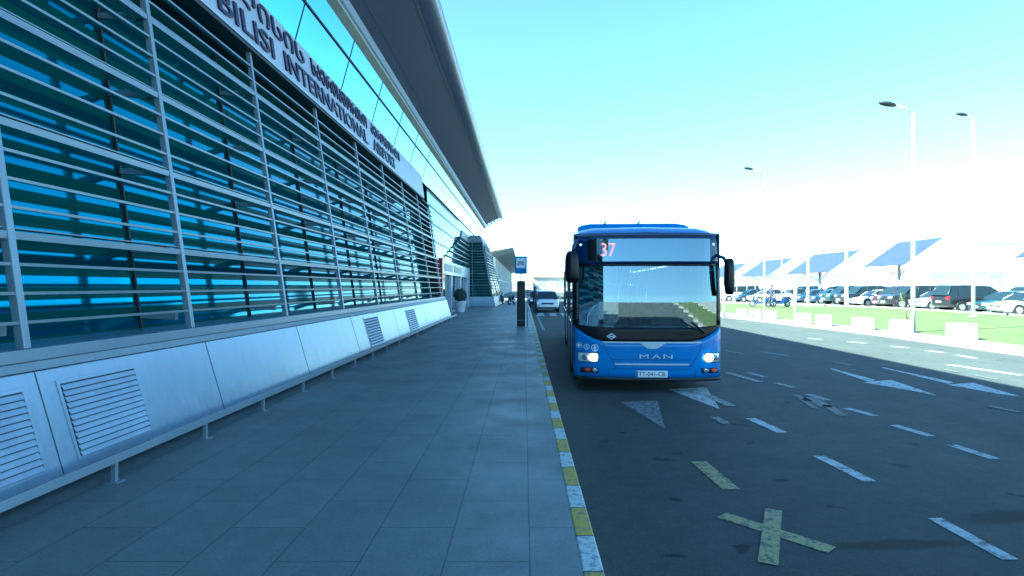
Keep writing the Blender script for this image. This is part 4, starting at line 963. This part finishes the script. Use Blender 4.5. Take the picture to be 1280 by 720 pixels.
# ------------------------------------------------------------------ lamp posts
def lamppost(x, y, h, arm, r, label, rz=0):
    o = empty('street_lamp', (x, y, -.03), R(rz), label, 'street lamp', 'tall street lamps')
    m = MB(); m.tube([(0, 0, 0), (0, 0, h*.5), (0, 0, h)], [r, r*.85, r*.6], 12); m.disc((0, 0, .02), r*2.0, 'z', 16, .04); m.build('pole', M['pole'], o)
    m = MB(); m.tube([(0, 0, h-.05), (-arm*.3, 0, h+.18), (-arm*.72, 0, h+.28)], r*.42, 8); m.build('arm', M['pole'], o)
    m = MB(); rings = []
    for t, w_, th in ((0, .05, .04), (.15, .12, .07), (.5, .17, .09), (.85, .13, .07), (1, .05, .03)):
        x_ = -arm*.68-t*.62; z_ = h+.27+t*.12; rings.append([(x_, w_*math.cos(a), z_+th*math.sin(a)) for a in [2*math.pi*q/10 for q in range(10)]])
    m.loft(rings); m.build('lamp_head', M['dark_metal'] if h > 7 else M['pole'], o)
lamppost(14.4, 21.9, 8.1, .95, .08, 'tall pale lamp post beside a concrete block, nearest one on the right')
lamppost(15.8, 38.9, 9.1, 1.1, .075, 'slim pale lamp post left of the shade canopies, near the bus')
lamppost(25.2, 33.2, 11.0, .5, .10, 'tall pale lamp post at the grass edge before the dark teal saloon')
lamppost(24.0, 50.0, 5.6, 1.0, .12, 'pale lamp post standing beside the navy saloon at the front row')
lamppost(27.4, 50.3, 5.6, .6, .17, 'thick pale lamp post in front of the black off-roaders')
lamppost(36.0, 62.0, 5.6, .8, .11, 'pale lamp post rising behind the middle white saloon')
lamppost(30.5, 70.0, 5.6, .8, .10, 'thin pale lamp post far off between the second and third shade canopies')

# low garden lamps on the verge
for (px, py, h, lb) in ((994, 401, 2.0, 'short white post on the verge near the scooters'), (905, 398, 1.6, 'short white post at the verge right beside the bus')):
    g = G(px, py, -.03); o = empty('marker_post', g, 0, lb, 'post', 'short marker posts')
    m = MB(); m.tube([(0, 0, 0), (0, 0, h)], .06, 10); m.build('pole', M['pole'], o); m = MB(); m.tube([(0, 0, h), (0, 0, h+.05), (0, 0, h+.12)], [.09, .09, .03], 10); m.build('cap', M['pole'], o)

# concrete blocks
def block(px, py, s_, lb, hh=.46, yaw=0):
    g = G(px, py, -.03); o = MB()
    q = s_/2
    o.hexa([(-q, -q, 0), (q, -q, 0), (q, q, 0), (-q, q, 0), (-q*.97, -q*.97, hh), (q*.97, -q*.97, hh), (q*.97, q*.97, hh), (-q*.97, q*.97, hh)])
    ob = o.build('concrete_block', M['concrete'], bevel=.025); ob.location = (g.x, g.y+q, -.03); ob.rotation_euler = (0, 0, R(yaw))
    tag(ob, lb, 'concrete block', 'concrete blocks along the verge')
block(1211, 425, .62, 'white concrete block nearest the right edge of the picture', .50, 4)
block(1133, 416, .58, 'white concrete block at the foot of the nearest lamp post', .44, -3)
block(1084, 412.5, .58, 'white concrete block third from the right, alone left of the lamp post', .46, 2)
block(1033, 407.5, .5, 'white concrete block fourth from the right on the verge', .46, -4)
block(1008, 405, .46, 'white concrete block fifth from the right on the verge', .46, 3)
block(965, 398.5, .5, 'white concrete block sixth from the right, near the slim lamp post', .42, 0)
block(946, 397, .46, 'white concrete block seventh from the right, right one of the touching pair', .42, 5)
block(929, 396, .46, 'white concrete block nearest the bus on the verge', .42, -2)

# ------------------------------------------------------------------ shade canopies (tilted panels on a single column)
def shade(x0, y0, y1, zl, label):
    o = empty('shade_canopy', (x0+1.6, (y0+y1)/2, -.10), 0, label, 'shade canopy', 'tilted blue shade canopies over the car park')
    yl = (y1-y0)/2; dz = 2.45; dx = 3.5; zl += .10; xl = -1.6
    m = MB(); m.hexa([(xl, -yl, zl), (xl+dx, -yl, zl+dz), (xl+dx, yl, zl+dz), (xl, yl, zl), (xl-.04, -yl, zl+.06), (xl+dx-.04, -yl, zl+dz+.06), (xl+dx-.04, yl, zl+dz+.06), (xl-.04, yl, zl+.06)])
    m.build('shade_panel', M['sail'], o)
    m = MB()
    for k in (-yl-.04, yl+.0): m.hexa([(xl, k, zl-.08), (xl+dx, k, zl+dz-.08), (xl+dx, k+.04, zl+dz-.08), (xl, k+.04, zl-.08), (xl, k, zl+.03), (xl+dx, k, zl+dz+.03), (xl+dx, k+.04, zl+dz+.03), (xl, k+.04, zl+.03)])
    for t in (.12, .5, .88): m.tube([(xl+dx*t, -yl, zl+dz*t-.09), (xl+dx*t, yl, zl+dz*t-.09)], .06, 6)
    m.build('frame', M['ledge'], o)
    m = MB(); m.tube([(0, 0, 0), (0, 0, zl+.9)], .14, 10); m.build('column', M['ledge'], o)
    m = MB()
    for sy in (-1, 1):
        for sx in (-1, 1): m.tube([(0, 0, zl*.72), (sx*1.1, sy*yl*.55, zl+dz*(.457+sx*.314)-.1)], .045, 6)
    m.build('brace', M['ledge'], o)
shade(34.0, 53.0, 59.3, 3.55, 'blue tilted shade canopy behind the nearest lamp post, above the black off-roader')
shade(34.0, 66.0, 76.5, 3.25, 'second blue tilted shade canopy from the right, left of the lamp-post one')
shade(34.0, 82.5, 93.0, 3.15, 'third tilted shade canopy, paler and farther off')
shade(34.0, 99.5, 111.0, 3.1, 'farthest tilted shade canopy, next to the bus mirror')
shade(34.5, 34.5, 41.5, 3.65, 'blue tilted shade canopy cut off by the right edge of the picture')

# ------------------------------------------------------------------ bus stop sign, dark pillar, potted topiary
o = empty('bus_stop_sign', (-.13, 24.9, 0), 0, 'square blue and white bus stop sign on a pole behind the dark pillar', 'sign')
m = MB(); m.tube([(0, 0, 0), (0, 0, 2.3)], .03, 8); m.build('pole', M['alu'], o)
m = MB(); m.box(-.26, .26, -.045, -.015, 2.17, 2.92); sp = m.build('sign_panel', M['sign_blue'], o, bevel=.015)
m = MB(); m.box(-.19, .19, -.051, -.047, 2.42, 2.84); wf = m.build('white_field', M['white'], sp)
m = MB(); m.box(-.15, .15, -.056, -.052, 2.56, 2.62); m.box(-.13, .13, -.056, -.052, 2.63, 2.71); m.box(-.12, -.07, -.056, -.052, 2.53, 2.56); m.box(.07, .12, -.056, -.052, 2.53, 2.56); m.build('bus_pictogram', M['bus_navy'], wf)
o = empty('information_pillar', (-.12, 24.2, 0), 0, 'dark narrow upright pillar on the pavement beneath the bus stop sign', 'pillar')
m = MB(); m.hexa([(-.17, -.13, .02), (.17, -.13, .02), (.17, .13, .02), (-.17, .13, .02), (-.165, -.12, 1.88), (.165, -.12, 1.88), (.165, .12, 1.88), (-.165, .12, 1.88)]); m.build('housing', M['dark_metal'], o, bevel=.02)
m = MB(); m.box(-.175, .175, -.137, -.125, .26, .28); m.box(-.19, .19, -.15, .15, 0, .02); m.build('trim_band', M['alu'], o)
m = MB(); m.box(-.10, .10, -.134, -.127, .5, 1.7); m.build('face_panel', M['black'], o)
m = MB(); m.box(.171, .34, -.03, .03, 1.40, 1.52); m.tube([(.26, 0, 0), (.26, 0, 1.42)], .02, 8); m.build('side_reader', M['alu'], o)

o = empty('potted_topiary', (-4.05, 37.6, 0), 0, 'round dark topiary bush in a tapered white pot by the entrance', 'potted plant')
m = MB(); rings = []
for r_, z in ((.24, 0), (.27, .05), (.36, .62), (.39, .64), (.39, .70), (.34, .70), (.32, .60)): rings.append([(r_*math.cos(2*math.pi*k/20), r_*math.sin(2*math.pi*k/20), z) for k in range(20)])
m.loft(rings); m.build('pot', M['pot'], o)
m = MB(); rnd = random.Random(5)
for i in range(2600):
    d = Vector((rnd.gauss(0, 1), rnd.gauss(0, 1), rnd.gauss(0, 1))).normalized()*(.42*rnd.uniform(.72, 1.05)); c = d+Vector((0, 0, 1.10)); s_ = .035
    u = Vector((rnd.gauss(0, 1), rnd.gauss(0, 1), rnd.gauss(0, 1))).normalized(); v = u.cross(d).normalized()
    m.face([c-u*s_, c+v*s_*.5, c+u*s_, c-v*s_*.5])
m.build('foliage', M['leaf'], o, fix=False)
m = MB(); m.tube([(0, 0, .55), (0, 0, 1.0)], .03, 6); m.build('stem', M['bark'], o)
m = MB(); m.disc((0, 0, .62), .32, 'z', 18, .03); m.build('soil', M['bark'], o)

# sapling on the verge
g = G(1134, 399, -.03)
o = empty('sapling', g, 0, 'thin leaning sapling left of the nearest lamp post', 'tree')
m = MB(); m.tube([(0, 0, 0), (-.1, 0, .5), (-.28, 0, 1.0), (-.34, 0, 1.35)], [.03, .024, .016, .008], 7); m.build('trunk', M['bark'], o)
m = MB(); rnd = random.Random(11)
for i in range(110):
    t = rnd.uniform(.4, 1); c = Vector((-.12-.22*t+rnd.gauss(0, .07), rnd.gauss(0, .07), .45+t*.9+rnd.gauss(0, .06))); u = Vector((rnd.gauss(0, 1), rnd.gauss(0, 1), rnd.gauss(0, 1))).normalized()*.03; v = Vector((rnd.gauss(0, 1), rnd.gauss(0, 1), rnd.gauss(0, 1))).normalized()*.02
    m.face([c-u, c+v, c+u, c-v])
m.build('crown', M['leaf2'], o, fix=False)

# ------------------------------------------------------------------ people
def person(name, loc, rz, joints, label, sx=1.0):
    """joints: dict name->(x,y,z) ; one skinned body, hair as a child"""
    J = dict(pelvis=(0, 0, .95), chest=(0, .0, 1.3), neck=(0, 0, 1.50), head=(0, -.02, 1.62), top=(0, -.01, 1.74),
             shl=(-.19, 0, 1.43), ell=(-.25, .02, 1.15), hal=(-.23, -.10, .90), shr=(.19, 0, 1.43), elr=(.25, .02, 1.15), har=(.23, -.10, .90),
             hil=(-.10, 0, .9), knl=(-.11, -.03, .5), anl=(-.12, .02, .09), tol=(-.13, -.14, .04), hir=(.10, 0, .9), knr=(.11, -.03, .5), anr=(.12, .02, .09), tor=(.13, -.14, .04))
    J.update(joints); names = list(J); idx = {n: i for i, n in enumerate(names)}
    E = [('pelvis', 'chest'), ('chest', 'neck'), ('neck', 'head'), ('head', 'top'), ('chest', 'shl'), ('shl', 'ell'), ('ell', 'hal'), ('chest', 'shr'), ('shr', 'elr'), ('elr', 'har'),
         ('pelvis', 'hil'), ('hil', 'knl'), ('knl', 'anl'), ('anl', 'tol'), ('pelvis', 'hir'), ('hir', 'knr'), ('knr', 'anr'), ('anr', 'tor')]
    Rr = dict(pelvis=.15, chest=.16, neck=.06, head=.095, top=.07, shl=.075, ell=.05, hal=.035, shr=.075, elr=.05, har=.035, hil=.10, knl=.065, anl=.045, tol=.035, hir=.10, knr=.065, anr=.045, tor=.035)
    o = empty(name, loc, rz, label, 'person')
    me = bpy.data.meshes.new('figure'); me.from_pydata([J[n] for n in names], [(idx[a], idx[b_]) for a, b_ in E], [])
    b = bpy.data.objects.new('figure', me); col.objects.link(b); b.parent = o
    b.modifiers.new('skin', 'SKIN'); me.skin_vertices or None
    if not me.skin_vertices:
        bpy.context.view_layer.objects.active = b
    for i, n in enumerate(names):
        v = me.skin_vertices[0].data[i]; r_ = Rr[n]; v.radius = (r_, r_*.8 if n in ('pelvis', 'chest') else r_); v.use_root = (n == 'pelvis')
    b.modifiers.new('sub', 'SUBSURF').levels = 1; b.modifiers['sub'].render_levels = 2
    me.materials.append(M['cloth_dark'])
    m = MB(); h = J['head']; rings = []
    for t in range(7):
        a = R(-10+t*16.5); rings.append([(h[0]+.115*math.cos(a)*math.cos(p), h[1]+.02+.12*math.cos(a)*math.sin(p), h[2]+.04+.13*math.sin(a)) for p in [2*math.pi*k/14 for k in range(14)]])
    m.loft(rings); m.build('hair', M['hair'], o)
    m = MB(); rings = []
    for z_, r_ in ((-.09, .05), (-.05, .078), (.0, .09), (.05, .088)):
        rings.append([(h[0]+r_*.85*math.cos(p), h[1]-.035+r_*math.sin(p), h[2]+z_) for p in [2*math.pi*k/12 for k in range(12)]])
    m.loft(rings); m.tube([(h[0], h[1]-.12, h[2]+.01), (h[0], h[1]-.145, h[2]-.02)], [.012, .018], 6); m.build('face', M['skin'], o)
    for hn in ('hal', 'har'):
        p = Vector(J[hn]); m = MB(); m.tube([p, p+Vector((0, -.02, -.08))], [.036, .03], 8)
        for k in range(4): m.tube([p+Vector((0, -.025+.017*k-.01, -.07)), p+Vector((0, -.035+.017*k-.01, -.12)), p+Vector((0, -.045+.017*k-.01, -.155+.006*abs(k-1)))], [.010, .009, .007], 5)
        m.tube([p+Vector((0, -.04, -.03)), p+Vector((0, -.075, -.08))], [.011, .008], 5); m.build('hand', M['skin'], o)
    return o
person('person', (.72, 39.6, ZR), R(60), {}, 'person in dark clothes standing at the kerb beside the white taxi')
person('person', (19.4, 46.4, -.035), R(-60), {'knl': (-.11, -.12, .5), 'anl': (-.12, -.02, .09), 'tol': (-.13, -.18, .04), 'anr': (.12, .16, .10), 'tor': (.13, .02, .04)}, 'person in dark clothes standing by the scooters at the grass edge')

# ------------------------------------------------------------------ far things
def farbuild(name, x0, x1, y0, y1, h, label, roofm='far_roof', wallm='far_wall', win=True, rh=.6, side='front'):
    o = empty(name, ((x0+x1)/2, y0, -.15), 0, label, 'building')
    m = MB(); m.box(x0, x1, y0, y1, -.15, h); m.build('wall', M[wallm], o, world=True)
    m = MB(); m.box(x0-.4, x1+.4, y0-.6, y1+.4, h+.003, h+rh); m.build('roof', M[roofm], o, world=True)
    if win:
        n = max(3, int((x1-x0)/5))
        for i in range(n):
            a = x0+(x1-x0)*(i+.25)/n; c = x0+(x1-x0)*(i+.75)/n; m = MB(); m.box(a, c, y0-.05, y0+.05, h*.35, h*.75); m.build('window', M['far_window'], o, world=True)
        yy = y0+3
        while yy < y1-3: m = MB(); m.box(x0-.05, x0+.05, yy, yy+2.4, h*.35, h*.75); m.build('window', M['far_window'], o, world=True); yy += 5
    return o
farbuild('office_block', 50, 120, 135, 160, 4.6, 'long low pale building with a brown roof line behind the shade canopies')
farbuild('gatehouse', 68, 82, 100, 112, 4.2, 'small pale gatehouse with a thin brown roof behind the middle of the car park')
farbuild('hangar', 92, 150, 120, 175, 11.0, 'large white hangar-like building behind the car park right of the nearest lamp post', 'far_wall', 'far_wall', False, .8)
farbuild('warehouse', 3, 42, 190, 230, 4.5, 'pale low warehouse far down the road beyond the taxi')
farbuild('storage_shed', 130, 260, 190, 230, 7.5, 'long pale shed low on the horizon at the right edge', 'far_wall2', 'far_wall', True, .5)
# hills on the horizon
m = MB(); rnd = random.Random(2); ring = []
for k in range(61):
    x = -200+k*60; h = 60+28*math.sin(k*.35)+16*math.sin(k*.9+1)+rnd.uniform(-5, 5); h *= min(1, max(.1, (k+2)/14)); ring.append((x, h))
rows = []
for f_, y in ((0, 2500), (.45, 2620), (.8, 2750), (1, 2900), (.6, 3200)): rows.append([(x, y, -1+h*f_) for x, h in ring])
for a, b_ in zip(rows[:-1], rows[1:]):
    for k in range(60): m.face([a[k], a[k+1], b_[k+1], b_[k]], True)
tag(m.build('hills', mat('distant_hill', (.10, .13, .10), .9, 0, .3, .01)), kind='structure')
